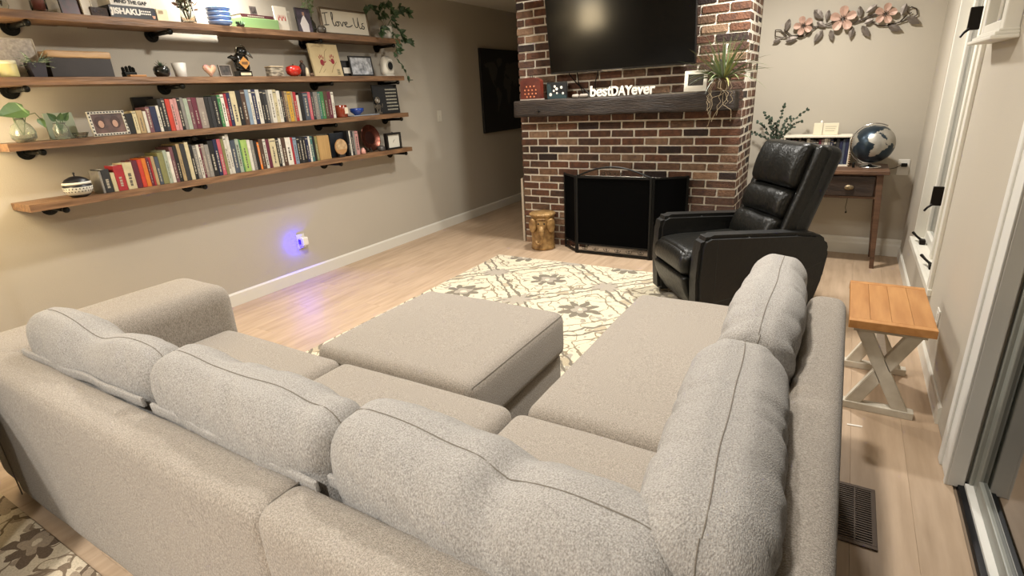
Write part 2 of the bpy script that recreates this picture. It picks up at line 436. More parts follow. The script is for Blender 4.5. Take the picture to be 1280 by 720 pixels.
for x_, y_ in ((-2.68, .52), (-2.45, 1.28), (-.9, .52), (.02, .52), (.02, 2.12), (-.72, 2.4), (-.12, 2.4)):
    obj('foot', lathe([(.022, 0), (.028, .05)], 12), BLACK, sofa, loc=Vector((x_, y_, 0))-SO)
# panel seam between the two back modules and the corner welt
obj('seam', T([at((-.9215, .4655, .09), -SO), at((-.9215, .4650, .4), -SO), at((-.9215, .4655, .60), -SO), at((-.9215, .478, .625), -SO), at((-.9215, .50, .6355), -SO), at((-.9215, .57, .6355), -SO)], .0022, 6), SEAM, sofa)
obj('seam', T([at((-2.53, .4525, .06), -SO), at((-2.53, .4525, .61), -SO)], .0025, 6), SEAM, sofa)
# ottoman
ot = thing('ottoman', 'grey fabric ottoman pushed against the sofa seats in front of the chaise', 'ottoman', (-1.395, 1.685, 0))
obj('base', xform(rbox(.385, .365, .10, .02, (8, 8, 3)), Matrix.Translation((-.005, 0, .15))), FAB, ot, smooth=True)
obj('cushion', xform(rbox(.40, .38, .107, .042, (16, 16, 4), crown(.1, .012, seed=22)), Matrix.Translation((0, 0, .355))), FAB, ot, smooth=True)
obj('seam', T([(.39, -.37, .447), (.393, -.3, .449), (.393, .3, .449), (.39, .37, .447)], .0013, 6), SEAM, ot)
for a in (-1, 1):
    for b_ in (-1, 1): obj('foot', lathe([(.02, 0), (.026, .052)], 12), BLACK, ot, loc=(a*.33, b_*.31, 0))

# loose back pillows: L length (local x), T thickness (local y), Hh height (local z)
def pillow(label, loc, rotz, L, Tk, Hh, seed, lean=0, dents=(), flap=True, roll=0, nx=46, seamtop=True):
    rt = thing('back_pillow', label, 'pillow', loc, rotz, 'loose back pillows on the sectional sofa')
    rt.rotation_euler = (lean, roll, rotz)
    def f(p, u):
        # boxy pillow: puffed faces, soft corners, wrinkles
        ax = min(1, abs(p.x)/(L/2)); az = min(1, abs(p.z)/(Hh/2))
        puff = (1-ax**4)**.5*.5+.5*(1-ax**8)
        th = (.60+.40*(1-az**3))*(.74+.26*puff)
        y = p.y*th*1.05
        # rounded outline (seen from the front)
        z = p.z*(1-.05*ax**6); x = p.x*(1-.05*az**6)
        n1 = noise.noise(Vector((p.x*3.1+seed, p.z*3.1, seed)))
        z += (noise.noise(Vector((p.x*4.0+seed*3, 1.7, seed)))*.014) * (1 if p.z > 0 else .3)
        q = Vector((x, y, z))
        # creases fanning down from the top edge
        wv = noise.noise(Vector((p.x*15+p.z*7+seed, p.z*3.5, seed)))
        wf = noise.noise(Vector((p.x*32+p.z*12+seed, p.z*10, seed*2)))
        s = max(-1, min(1, p.y/(Tk*.35)))
        fold = max(0, .22-abs(noise.noise(Vector((p.x*6.5+p.z*5+seed*2, p.z*2.2, seed)))))/.22
        q.y += s*(n1*.014 + wv*.007 + wf*.003 - fold*fold*.008)
        for dx, dw, dd in dents:
            g = math.exp(-((p.x-dx+p.z*.18)/dw)**2)*max(0, (p.z/(Hh/2)+.25))
            q.z -= g*dd; q.y -= s*g*dd*.25
        return q
    bm = rbox(L/2, Tk/2, Hh/2, min(Tk, Hh)*.27, (nx, 8, 22), f, 6)
    xform(bm, Matrix.Translation((0, 0, Hh/2)))
    obj('cushion_body', bm, FAB2, rt, smooth=True)
    # piped seam around the mid plane: follow the same displacement
    pts = []
    def outl(t):
        t %= 4; r = min(Tk, Hh)*.27
        if t < 1: p = Vector((-L/2+L*t, 0, Hh/2))
        elif t < 2: p = Vector((L/2, 0, Hh/2-Hh*(t-1)))
        elif t < 3: p = Vector((L/2-L*(t-2), 0, -Hh/2))
        else: p = Vector((-L/2, 0, -Hh/2+Hh*(t-3)))
        q = Vector((max(-L/2+r, min(L/2-r, p.x)), 0, max(-Hh/2+r, min(Hh/2-r, p.z)))); d = p-q
        return q + d.normalized()*r if d.length > 1e-6 else p
    for k in range(97):
        p = outl(k/96*4); q = f(p, Vector((0, 0, 0))); q.y = noise.noise(Vector((k*.12, seed, 0)))*.012; q.z += Hh/2
        c = Vector((0, 0, Hh/2)); pts.append(c + (q-c)*1.002)
    obj('seam', tube(NB(), pts, .0013, 6, cap=False), SEAM, rt)
    if flap:
        fb = rbox(L*.485, .0055, .016, .004, (20, 1, 2), lambda p, u: p+Vector((0, noise.noise(p*8)*.006, noise.noise(p*5)*.004)), 2)
        obj('flap', xform(fb, Matrix.Translation((0, flap if isinstance(flap, float) else -Tk*.40, .206))), FAB2, rt, smooth=True)
    return rt
pillow('leftmost grey back pillow, next to the sofa arm', (-1.985, .695, .448), radians(1), .80, .18, .335, 1.3, lean=.11, dents=((.06, .12, .03),), flap=-.094)
pillow('second grey back pillow from the sofa arm, with creased right end', (-1.20, .695, .448), radians(-1), .70, .19, .35, 4.1, lean=.11, dents=((-.12, .09, .012), (.30, .06, .012)), flap=-.094)
pillow('grey back pillow in the sofa corner with a long seam and a deep fold', (-.495, .70, .448), radians(-3), .74, .23, .345, 7.7, lean=.11, dents=((.085, .035, .014), (.115, .075, .018), (-.05, .08, .006), (.37, .12, .014)), flap=-.094)
pillow('largest grey back pillow leaning on the right-hand sofa back, nearest the camera', (-.155, 1.0, .448), radians(94), .76, .235, .36, 11.2, lean=.08, dents=((.2, .2, .01),), flap=False)
pillow('farthest grey back pillow, at the chaise end before the black recliner', (-.175, 1.80, .448), radians(91), .74, .21, .36, 15.9, lean=.12, dents=((-.3, .1, .02),), flap=False)

# ------------------------------------------------------------------ rugs
def rugmat(name, cream, line, gr, dark, p=.68, ox=0, oy=0):
    m = bpy.data.materials.new(name); m.use_nodes = True; nt = m.node_tree; N = nt.nodes; L = nt.links; b = N['Principled BSDF']
    b.inputs['Roughness'].default_value = .95; b.inputs['Specular IOR Level'].default_value = .15
    tc = N.new('ShaderNodeTexCoord')
    def math_(op, a, b_=None, c=None):
        n = N.new('ShaderNodeMath'); n.operation = op
        for i, v in enumerate((a, b_, c)):
            if v is None: continue
            if isinstance(v, (int, float)): n.inputs[i].default_value = v
            else: L.new(v, n.inputs[i])
        return n.outputs[0]
    dn = N.new('ShaderNodeTexNoise'); dn.inputs['Scale'].default_value = 9; dn.inputs['Detail'].default_value = 2; L.new(tc.outputs['Object'], dn.inputs[0])
    sub = N.new('ShaderNodeVectorMath'); sub.operation = 'SUBTRACT'; L.new(dn.outputs['Color'], sub.inputs[0]); sub.inputs[1].default_value = (.5, .5, .5)
    scl = N.new('ShaderNodeVectorMath'); scl.operation = 'SCALE'; L.new(sub.outputs[0], scl.inputs[0]); scl.inputs['Scale'].default_value = .085
    add = N.new('ShaderNodeVectorMath'); add.operation = 'ADD'; L.new(tc.outputs['Object'], add.inputs[0]); L.new(scl.outputs[0], add.inputs[1])
    sp = N.new('ShaderNodeSeparateXYZ'); L.new(add.outputs[0], sp.inputs[0])
    X = math_('SUBTRACT', sp.outputs[0], ox); Y = math_('SUBTRACT', sp.outputs[1], oy)
    U = math_('DIVIDE', math_('ADD', X, Y), p*1.41421); V = math_('DIVIDE', math_('SUBTRACT', X, Y), p*1.41421)
    # centred cell coordinates
    u = math_('SUBTRACT', math_('FRACT', math_('ADD', U, .5)), .5); v = math_('SUBTRACT', math_('FRACT', math_('ADD', V, .5)), .5)
    au, av = math_('ABSOLUTE', u), math_('ABSOLUTE', v)
    mx = math_('MAXIMUM', au, av)
    def ring(val, c, w_): return math_('LESS_THAN', math_('ABSOLUTE', math_('SUBTRACT', val, c)), w_)
    l1 = ring(mx, .455, .014); l2 = ring(mx, .33, .009)
    r = math_('SQRT', math_('ADD', math_('MULTIPLY', u, u), math_('MULTIPLY', v, v))); th = math_('ARCTAN2', v, u)
    def flower(r, th, R, k, amp): 
        return math_('LESS_THAN', r, math_('ADD', math_('MULTIPLY', math_('ABSOLUTE', math_('COSINE', math_('MULTIPLY', th, k/2))), R*amp), R*(1-amp)))
    f1 = flower(r, th, .215, 8, .5); f1b = flower(r, th, .10, 4, .4); f1c = math_('LESS_THAN', r, .03)
    # corner flowers and edge flowers
    cu, cv = math_('SUBTRACT', .5, au), math_('SUBTRACT', .5, av)
    r2 = math_('SQRT', math_('ADD', math_('MULTIPLY', cu, cu), math_('MULTIPLY', cv, cv))); th2 = math_('ARCTAN2', cv, cu)
    f2 = flower(r2, th2, .16, 8, .5)
    e1 = math_('MINIMUM', math_('SQRT', math_('ADD', math_('MULTIPLY', cu, cu), math_('MULTIPLY', av, av))), math_('SQRT', math_('ADD', math_('MULTIPLY', cv, cv), math_('MULTIPLY', au, au))))
    f3 = math_('LESS_THAN', e1, .07)
    # scrolling vines: contour lines of noise
    vn = N.new('ShaderNodeTexNoise'); vn.inputs['Scale'].default_value = 7.5; vn.inputs['Detail'].default_value = 1.2; L.new(tc.outputs['Object'], vn.inputs[0])
    vine = math_('LESS_THAN', math_('ABSOLUTE', math_('SUBTRACT', vn.outputs[0], .5)), .010)
    vn2 = N.new('ShaderNodeTexNoise'); vn2.inputs['Scale'].default_value = 17; vn2.inputs['Detail'].default_value = 1; L.new(tc.outputs['Object'], vn2.inputs[0])
    blot = math_('GREATER_THAN', vn2.outputs[0], .63)
    col = None
    def lay(prev, fac, c):
        mx_ = N.new('ShaderNodeMix'); mx_.data_type = 'RGBA'; L.new(fac, mx_.inputs[0])
        if isinstance(prev, tuple): mx_.inputs[6].default_value = (*prev, 1)
        else: L.new(prev, mx_.inputs[6])
        mx_.inputs[7].default_value = (*lin(c), 1); return mx_.outputs[2]
    col = lay(lin(cream), blot, gr); col = lay(col, vine, line); col = lay(col, f3, 'b3a68d'); col = lay(col, l2, line); col = lay(col, l1, dark)
    col = lay(col, f2, gr); col = lay(col, f1, dark); col = lay(col, f1b, gr); col = lay(col, f1c, cream)
    # pile fleck
    fn_ = N.new('ShaderNodeTexNoise'); fn_.inputs['Scale'].default_value = 160; L.new(tc.outputs['Object'], fn_.inputs[0])
    mr = N.new('ShaderNodeMapRange'); L.new(fn_.outputs[0], mr.inputs[0]); mr.inputs[1].default_value = .3; mr.inputs[2].default_value = .7; mr.inputs[3].default_value = .8; mr.inputs[4].default_value = 1.1
    hs = N.new('ShaderNodeHueSaturation'); L.new(mr.outputs[0], hs.inputs['Value']); L.new(col, hs.inputs['Color']); L.new(hs.outputs[0], b.inputs['Base Color'])
    bp = N.new('ShaderNodeBump'); bp.inputs['Strength'].default_value = .5; L.new(fn_.outputs[0], bp.inputs['Height']); L.new(bp.outputs[0], b.inputs['Normal'])
    return m
RUG1 = rugmat('rug_trellis', 'd3c9b0', '8f826d', 'a89f90', '7d7567', ox=-1.4-(-1.5), oy=3.12-2.7)
r1 = obj('area_rug', rbox(1.13, 1.37, .006, .004, (20, 24, 1), lambda p, u: p+Vector((noise.noise(Vector((p.y*6, 0, 0)))*.006*u.x**3, noise.noise(Vector((p.x*6, 9, 0)))*.008*u.y**3, 0)), 2), RUG1, loc=(-1.5, 2.69, .006))
tag(r1, 'cream area rug with brown trellis and grey flowers between ottoman and fireplace', 'rug')
RUG2 = rugmat('rug_floral', 'c9bba3', '7d6d5b', '9d8d79', '6b5c4d', p=.5, ox=.1, oy=.2)
r2 = obj('area_rug', rbox(1.2, .95, .006, .004, (10, 10, 1), None, 2), RUG2, loc=(-2.35, -.52, .006))
tag(r2, 'beige and brown floral rug on the floor behind the sofa, lower left', 'rug')
# dark rounded seat at the left edge behind the sofa
st = thing('barrel_chair', 'dark round barrel seat at the far left edge behind the sofa', 'seat', (-2.5, -.12, .0125))
obj('shell', lathe([(.0, .0), (.38, 0), (.425, .04), (.475, .2), (.53, .4), (.55, .5), (.54, .56), (.50, .58), (.42, .57), (.38, .50), (.36, .44), (0, .43)], 48), mat('dark_leather_seat', '1d1b19', .5), st, smooth=True)
obj('seam', tube(NB(), [(.537*cos(a*pi/24), .537*sin(a*pi/24), .42) for a in range(49)], .004, 6, cap=False), SEAM, st)
# floor lamp just beyond the left edge of the photograph, mirrored in the television
fl_ = thing('floor_lamp', 'floor lamp with a glowing fabric shade beside the shelves, mirrored in the television', 'lamp', (-3.46, .67, 0))
obj('base', lathe([(.13, 0), (.13, .015), (.02, .03), (0, .03)], 28), BLACK, fl_, smooth=True); obj('pole', T([(0, 0, .02), (0, 0, 1.55)], .011, 10), BLACK, fl_)
obj('lamp_shade', lathe([(.17, 1.24), (.13, 1.54)], 32), mat('shade_glow', 'ffe6b8', .8, emit=14), fl_, smooth=True)
pl_ = bpy.data.lights.new('floor_lamp_bulb', 'POINT'); pl_.energy = 3; pl_.color = (1, .92, .78); pl_.shadow_soft_size = .16
po_ = bpy.data.objects.new('floor_lamp_bulb', pl_); po_.location = (-3.46+.0, .67, 1.62); COL.objects.link(po_)

# ------------------------------------------------------------------ recliner (local +x is where it faces, +y is the side nearer the camera)
rc = thing('recliner', 'black leather recliner armchair with pillowed back beside the fireplace', 'armchair', (-.545, 3.665, 0), radians(218))
def rp(name, hx, hy, hz, r, c, n=(10, 8, 8), fn=None, m=LEATHER, R=None, parent=rc, **k):
    M = Matrix.Translation(c)
    if R: M = M @ R
    return obj(name, xform(rbox(hx, hy, hz, r, n, fn, 4), M), m, parent, smooth=True, **k)
def wr(seed, a=.006):
    return lambda p, u: p + Vector((noise.noise(p*6+Vector((seed, 0, 0))), 0, noise.noise(p*6+Vector((0, seed, 0)))))*a
for s in (-1, 1):
    prof = []
    # side profile of an arm panel (x forward, z up)
    pts = [(.40, .035), (.415, .30), (.405, .50), (.385, .555), (.34, .575), (.10, .565), (-.20, .55), (-.33, .535), (-.395, .49), (-.42, .42), (-.40, .25), (-.34, .04)]
    y0 = s*.24; y1 = s*.365
    bm = prism(pts, min(y0, y1), max(y0, y1), 'y', bev=.022)
    a = obj('armrest', bm, LEATHER2, rc, smooth=False)
    for p in a.data.polygons: p.use_smooth = True
    a.data.set_sharp_from_angle(angle=radians(35))
    yy = s*.3655
    obj('stitching', T([(.30, yy, .05), (.30, yy, .55)], .002, 5), mat('stitch_dark', '2c2c28', .7), a)
    obj('stitching', T([(.30, yy, .16), (-.05, yy, .22), (-.37, yy, .36)], .002, 5), mat('stitch_dark', '2c2c28', .7), a)
def seatf(p, u):
    q = p.copy()
    if u.x > .3: q.z -= (u.x-.3)**2*.03
    q.z += (1-abs(u.y)**2.5)*.018*(1 if u.z > 0 else 0) + noise.noise(p*7)*.004
    if u.x > .5: q.x += (1-u.z**2)*.02
    return q
rp('seat_cushion', .30, .236, .075, .045, (.135, 0, .375), (14, 10, 4), seatf)
def foot(p, u): q = p + Vector((.02*(1-u.z**2), 0, 0)); q.x += .05*u.z; q.x += noise.noise(Vector((p.y*22, p.z*2, 0)))*.006*max(0, -u.z+.3); return q
rp('footrest', .028, .236, .115, .022, (.37, 0, .175), (2, 16, 10), foot)
rp('base_panel', .30, .235, .10, .02, (0, 0, .15), (4, 4, 4), None, LEATHER2)
Rb = Matrix.Rotation(radians(-20), 4, 'Y')     # lean back
back = rp('back_shell', .075, .275, .36, .055, (-.315, 0, .685), (4, 10, 16), lambda p, u: p + Vector((-.03*(1-u.y**2), 0, noise.noise(p*5)*.004)), LEATHER2, Rb)
def bk(zc, hz, th, seed, name):
    def f(p, u):
        e = (1-abs(u.z)**2.2)*(1-abs(u.y)**6*.5)
        q = p + Vector((e*.03 if u.x > 0 else 0, 0, 0))
        q.x += noise.noise(Vector((p.y*17+seed, p.z*5, seed)))*.0032*(1-abs(u.y)*.4)*(1 if u.x > 0 else 0)
        q.z += noise.noise(Vector((p.y*8+seed, 0, 0)))*.006
        return q
    M = Rb
    c = Vector((-.315, 0, .685)) + Rb @ Vector((.085, 0, zc))
    return rp(name, th, .222, hz, .035, c, (4, 22, 10), f, LEATHER, Rb)
bk(-.235, .115, .055, 1, 'lumbar_cushion'); bk(-.035, .092, .05, 3, 'back_cushion'); bk(.20, .138, .062, 6, 'headrest')
for s in (-1, 1):
    rp('back_wing', .05, .034, .34, .03, Vector((-.315, 0, .685)) + Rb @ Vector((.055, s*.245, .0)), (3, 3, 16), wr(s), LEATHER, Rb)

# ------------------------------------------------------------------ fireplace screen
fs = thing('fireplace_screen', 'black folding mesh fireplace screen with an arched top in front of the brick', 'fire screen', (-1.66, 4.4, 0))
FM = mat('screen_iron', '0d0d0b', .5, metal=.5); MESH = mat('screen_mesh', '050505', 1, spec=.05)
def panel(x0, y0, x1, y1, arch=False, z1=.705):
    o = Vector((x0, y0, 0)); d = Vector((x1-x0, y1-y0, 0)); L_ = d.length; ang = math.atan2(d.y, d.x)
    M = Matrix.Translation(o-Vector((-1.66, 4.4, 0))) @ Matrix.Rotation(ang, 4, 'Z')
    bm = NB(); box(bm, 0, .02, -.008, .008, .0, z1, bev=.003); box(bm, L_-.02, L_, -.008, .008, .0, z1, bev=.003)
    box(bm, .02, L_-.02, -.006, .006, .012, .028); box(bm, .02, L_-.02, -.006, .006, .085, .099); box(bm, .02, L_-.02, -.006, .006, z1-.02, z1-.004)
    if arch:
        pts = [(L_*t, 0, z1-.01+.088*sin(pi*t)) for t in [i/20 for i in range(21)]]; tube(bm, pts, .008, 6)
    fr = obj('panel_frame', xform(bm, M), FM, fs)
    bm = NB(); box(bm, .02, L_-.02, -.0015, .0015, .09, z1-.012); obj('mesh_panel', xform(bm, M), MESH, fr)
    # scrolls along the bottom rail
    bm = NB(); n_ = max(2, int(L_/.1))
    for k in range(n_):
        c = .03+(L_-.06)*(k+.5)/n_
        for s in (-1, 1):
            pts = [(c+s*(.004+.014*(t/12)*cos(t*.55)*1.6), 0, .056+.014*(t/12)*sin(t*.55)*1.6) for t in range(13)]; tube(bm, pts, .0022, 5)
    if arch:
        for s in (-1, 1):
            for q in (0, 1):
                pts = [(L_/2+s*(.03+q*.05+.022*(t/14)*cos(t*.5)), 0, z1+.025+.022*(t/14)*sin(t*.5)) for t in range(15)]; tube(bm, pts, .003, 5)
    obj('scroll', xform(bm, M), FM, fr)
panel(-2.19, 4.565, -2.0, 4.40); panel(-2.0, 4.40, -1.315, 4.40, True); panel(-1.315, 4.40, -1.06, 4.565)

# ------------------------------------------------------------------ television
tv = thing('television', 'large black flat screen television mounted on the brick chimney', 'television', (-1.66, 4.50, 1.548))
tv.rotation_euler = (radians(8.0), 0, 0)
obj('bezel', xform(rbox(.61, .022, .346, .006, (2, 1, 2), None, 2), Matrix.Translation((0, .022, .346))), mat('tv_plastic', '0b0b0b', .4), tv)
obj('screen', B(-.602, .602, -.002, .002, .014, .684), mat('tv_screen', '030303', .13, spec=.35), tv)
obj('bezel_bottom', B(-.14, .04, -.004, 0, .0, .006), CHROME, tv)
obj('wall_bracket', B(-.2, .2, .04, .10, .2, .5, bev=.004), BLACK, tv)
for a, b_, c in ((712, 735, 118), (722, 729, 120), (748, 744, 112)):
    p = on(a, 96, 'y', 4.56); q = on(b_, c, 'y', 4.55)
    o = obj('cable', T([(p.x, 4.53, 1.62), (p.x, 4.555, 1.54), ((p.x+q.x)/2-.02, 4.565, 1.46), (q.x, 4.56, 1.38), (q.x+.02, 4.55, 1.352)], .005, 6), BLACK, None)
    tag(o, {712: 'leftmost black cable hanging below the television', 722: 'middle black cable hanging below the television', 748: 'rightmost black cable hanging below the television'}[a], 'cable', 'television cables')

# ------------------------------------------------------------------ things on the mantel
YM = 4.45
GOLD = mat('antique_gold', 'b99560', .45, metal=.3, col2='6a4c28', var=1, vscale=16, bump=.6, bscale=40)
x0, x1 = xat(653, YM, MZ), xat(678, YM, MZ); lz = zat(92, YM*0+xat(665, YM, 1.45), YM)
lt = thing('lantern', 'dark red arched metal lantern at the left end of the mantel', 'lantern', ((x0+x1)/2, YM, MZ+.004))
hw = (x1-x0)/2; hh = .19
poly = [(-hw, 0), (hw, 0), (hw, hh*.78)] + [(hw*cos(t), hh*.78+.035*sin(t)) for t in [pi*k/10 for k in range(1, 10)]] + [(-hw, hh*.78)]
obj('body', prism(poly, -.03, .03, 'y', bev=.004), mat('red_lacquer', '451510', .35, col2='63281a', var=1, vscale=14), lt)
obj('plinth', B(-hw-.003, hw+.003, -.034, .034, -.002, .008), mat('lantern_base', 'a3968a', .5), lt)
obj('handle', T([(-.012, 0, hh*.78+.03), (-.01, 0, hh*.78+.055), (.01, 0, hh*.78+.055), (.012, 0, hh*.78+.03)], .003, 6), BLACK, lt)
bm = NB()
for zz, n_ in ((.025, 3), (.05, 4), (.08, 4), (.11, 3)):
    for k in range(n_): lathe([(.008, 0), (.006, .002), (0, .003)], 8, bm, M=Matrix.Translation(((k-(n_-1)/2)*.036, -.031, zz)) @ Matrix.Rotation(pi/2, 4, 'X'))
obj('cutout', bm, mat('lantern_hole', 'c0714a', .5), lt)
x0, x1 = xat(684, 4.5, MZ), xat(708, 4.5, MZ)
cv = thing('painted_canvas', 'small black and teal canvas with white dots beside the red lantern', 'canvas', ((x0+x1)/2, 4.515, MZ+.004)); hw = (x1-x0)/2
obj('panel', B(-hw, hw, -.01, .01, 0, .135, bev=.002), mat('canvas_black', '08090b', .6), cv)
obj('teal_area', prism([(-hw, 0), (hw, 0), (hw, .022), (hw*.2, .045), (-hw*.45, .04), (-hw*.7, .12), (-hw, .125)], -.0115, -.0101, 'y'), mat('teal_paint', '203537', .7), cv)
bm = NB()
for a, b_, r in ((-.06, .035, .014), (-.028, .065, .01), (-.018, .1, .011), (.0, .08, .013), (.002, .045, .009), (.045, .09, .012), (.06, .042, .01)):
    lathe([(r, 0), (0, .0008)], 12, bm, M=Matrix.Translation((a, -.0122, b_)) @ Matrix.Rotation(pi/2, 4, 'X'))
obj('dot', bm, WHITE, cv)
for k, (px, dx) in enumerate(((719, .03), (729, .036))):
    o = obj('river_stone', rbox(dx, .022, .016, .014, (4, 4, 3), lambda p, u: p*(1+noise.noise(p*20+Vector((k*3, 0, 0)))*.25)), mat('grey_stone', '8a8176', .8, var=.2, vscale=20), smooth=True, loc=(xat(px, 4.47, MZ), 4.47+k*.015, MZ+.016))
    tag(o, ['left one of the pair of small grey stones on the mantel', 'right one of the pair of small grey stones on the mantel'][k], 'stone', 'stones on the mantel')
sx0, sx1 = xat(738, YM, MZ), xat(820, YM, MZ)
sg = thing('word_sign', 'white cut-out lettering sign on the middle of the mantel', 'sign', ((sx0+sx1)/2, YM, MZ+.005))
xs = sx0-(sx0+sx1)/2
cur = xs; WS = mat('sign_white', 'e9e5d8', .5)
for s_, size, wdt, zoff in (('best', .115, .19, .036), ('DAY', .10, .175, .037), ('ever', .115, .19, .036)):
    o = textmesh(s_, size, .014, WS, sg, (0, 0, 0), (pi/2, 0, 0), bold=.0026, name='word')
    vs = [v.co for v in o.data.vertices]; mnx, mxx = min(v.x for v in vs), max(v.x for v in vs); mny = min(v.y for v in vs)
    for v in o.data.vertices: v.co.x = (v.co.x-mnx)/(mxx-mnx)*wdt; v.co.y -= mny
    o.location = (cur, 0, 0); cur += wdt-.005
# white frame
x0, x1 = xat(854, YM, MZ), xat(882, YM, MZ); hw = (x1-x0)/2
pf = thing('framed_photo', 'white wooden photo frame near the right end of the mantel', 'photo frame', ((x0+x1)/2, 4.47, MZ+.006)); pf.rotation_euler = (radians(-8), 0, radians(4))
def frame(rt, w_, h, bw, m, pic, d=.015, bwb=None, ax='y'):
    bm = NB(); bwb = bwb or bw
    box(bm, -w_/2, -w_/2+bw, -d/2, d/2, 0, h, bev=.0015); box(bm, w_/2-bw, w_/2, -d/2, d/2, 0, h, bev=.0015)
    box(bm, -w_/2+bw, w_/2-bw, -d/2, d/2, 0, bwb, bev=.0015); box(bm, -w_/2+bw, w_/2-bw, -d/2, d/2, h-bw, h, bev=.0015)
    f = obj('frame_border', bm, m, rt)
    p = obj('picture', B(-w_/2+bw*.9, w_/2-bw*.9, -d*.2, d*.4, bwb*.9, h-bw*.9), pic, rt)
    return f, p
frame(pf, hw*2, .15, .026, mat('frame_white', 'dcd5c4', .5), mat('photo_dark', '3a342d', .4, col2='14120f', var=1, vscale=22), bwb=.042)
# air plant in a hanging pot
pp = thing('spider_plant', 'spiky green plant with dangling pale roots at the right end of the mantel', 'plant', (xat(903, 4.44, MZ), 4.44, MZ+.006))
obj('pot', lathe([(.03, 0), (.045, .01), (.055, .06), (.05, .085), (.044, .085), (.046, .06), (0, .055)], 20), mat('pot_brown', '5d4c3a', .6), pp, smooth=True)
rp_ = random.Random(5)
def blade(bm, base, dirv, L_, w_, droop, n=7, mi=0):
    d = Vector(dirv).normalized(); side = d.cross(Vector((0, 0, 1))); side = side.normalized() if side.length > .01 else Vector((1, 0, 0))
    prev = None; p = Vector(base)
    for i in range(n+1):
        t = i/n; ww = w_*(1-t**2)*.5+.0004
        a, b_ = bm.verts.new(p+side*ww), bm.verts.new(p-side*ww); c = bm.verts.new(p+Vector((0, 0, -ww*.6)))
        if prev:
            bm.faces.new((prev[0], a, c, prev[2])).material_index = mi; bm.faces.new((prev[2], c, b_, prev[1])).material_index = mi
        prev = (a, b_, c); p = p + d*L_/n; d = (d + Vector((0, 0, -droop/n))).normalized()
    return p
GM = [mat('air_leaf_green', '66744c', .6, objvar=.2), mat('air_leaf_yellow', '8f8f55', .6, objvar=.2), mat('air_leaf_grey', '7d8376', .6, objvar=.2)]
for k in range(120):
    a = rp_.uniform(0, 2*pi); el = rp_.uniform(.15, 1.5); L_ = rp_.uniform(.16, .36)
    bm = NB(); blade(bm, (cos(a)*.02, sin(a)*.015, .08), (cos(a)*cos(el), (sin(a)*.5-.5)*cos(el), sin(el)), L_, rp_.uniform(.009, .017), rp_.uniform(.2, 1.5))
    obj('leaf', bm, GM[rp_.choices((0, 1, 2), (5, 2, 2))[0]], pp)
ROOT = mat('pale_root', 'a8977a', .7)
for k in range(9):
    x_ = rp_.uniform(-.09, .09); L_ = rp_.uniform(.08, .24)
    pts = [(x_*.3, -.045, .07), (x_*.7, -.075, .06), (x_*.95, -.085, .02)]
    for j in range(1, 7): pts.append((x_+rp_.uniform(-.016, .016)+(.045*sin(j*.9+k) if k % 3 == 0 else 0), -.088+rp_.uniform(-.004, .004), .02-L_*j/6))
    obj('root', T(pts, .0017, 5), ROOT, pp)
pts = [(-.07, -.088, .03)] + [(-.075+.012*sin(j*1.3), -.086+j*.003, .02-.036*j) for j in range(1, 9)]
obj('root', T(pts, .0016, 5), ROOT, pp)

# elephant stool
el = thing('elephant_stool', 'gold elephant-shaped garden stool on the floor left of the fire screen', 'stool', (-2.365, 4.44, 0), radians(28))
el.rotation_euler.z = radians(22)
obj('drum', lathe([(.104, 0), (.114, .008), (.113, .03), (.108, .045), (.109, .16), (.112, .28), (.110, .312), (.117, .320), (.119, .328), (.119, .342), (.113, .349), (0, .349)], 36), GOLD, el, smooth=True)
def disc(hx, hz, th, M): return xform(rbox(hx, th, hz, th*.9, (10, 1, 12), lambda p, u: Vector((p.x*math.sqrt(max(0, 1-.5*u.z**2)), p.y-.010*(1-u.x**2), p.z*math.sqrt(max(0, 1-.5*u.x**2)))), 3), M)
face = obj('head', xform(rbox(.048, .030, .062, .029, (6, 4, 6), lambda p, u: p*(1-.18*max(0, -u.z))), Matrix.Translation((0, -.104, .25))), GOLD, el, smooth=True)
tp = [(0, -.125, .235), (.0, -.140, .20), (.002, -.140, .165), (.002, -.136, .13), (-.002, -.134, .10), (-.014, -.134, .078), (-.034, -.134, .072), (-.05, -.134, .084), (-.054, -.134, .105)]
obj('trunk', tube(NB(), tp, [.026, .024, .021, .018, .0165, .0155, .0145, .0135, .013], 12), GOLD, face, smooth=True)
for k in range(7):
    q = Vector(tp[1]).lerp(Vector(tp[4]), k/6); obj('trunk_ring', tube(NB(), [q+Vector((.0235*(1-.05*k)*cos(t), .0235*(1-.05*k)*sin(t), 0)) for t in [pi+pi*j/10 for j in range(11)]], .0022, 5), GOLD, face)
for s in (-1, 1):
    obj('ear', disc(.044, .066, .010, Matrix.Translation((s*.084, -.090, .242)) @ Matrix.Rotation(s*.6, 4, 'Z')), GOLD, face, smooth=True)
    obj('eye', lathe([(.008, 0), (.006, .004), (0, .005)], 10, M=Matrix.Translation((s*.027, -.1345, .264)) @ Matrix.Rotation(pi/2, 4, 'X')), DARK, face)
obj('brow', tube(NB(), [(-.045, -.125, .300), (-.02, -.137, .306), (.02, -.137, .306), (.045, -.125, .300)], .008, 8), GOLD, face, smooth=True)
bm = NB()
for k in range(20):
    a = 2*pi*k/20; lathe([(.012, 0), (.008, .005), (0, .006)], 8, bm, M=Matrix.Translation((cos(a)*.118, sin(a)*.118, .335)) @ Matrix.Rotation(a+pi/2, 4, 'Z') @ Matrix.Rotation(pi/2, 4, 'X'))
obj('rosette_band', bm, GOLD, el)

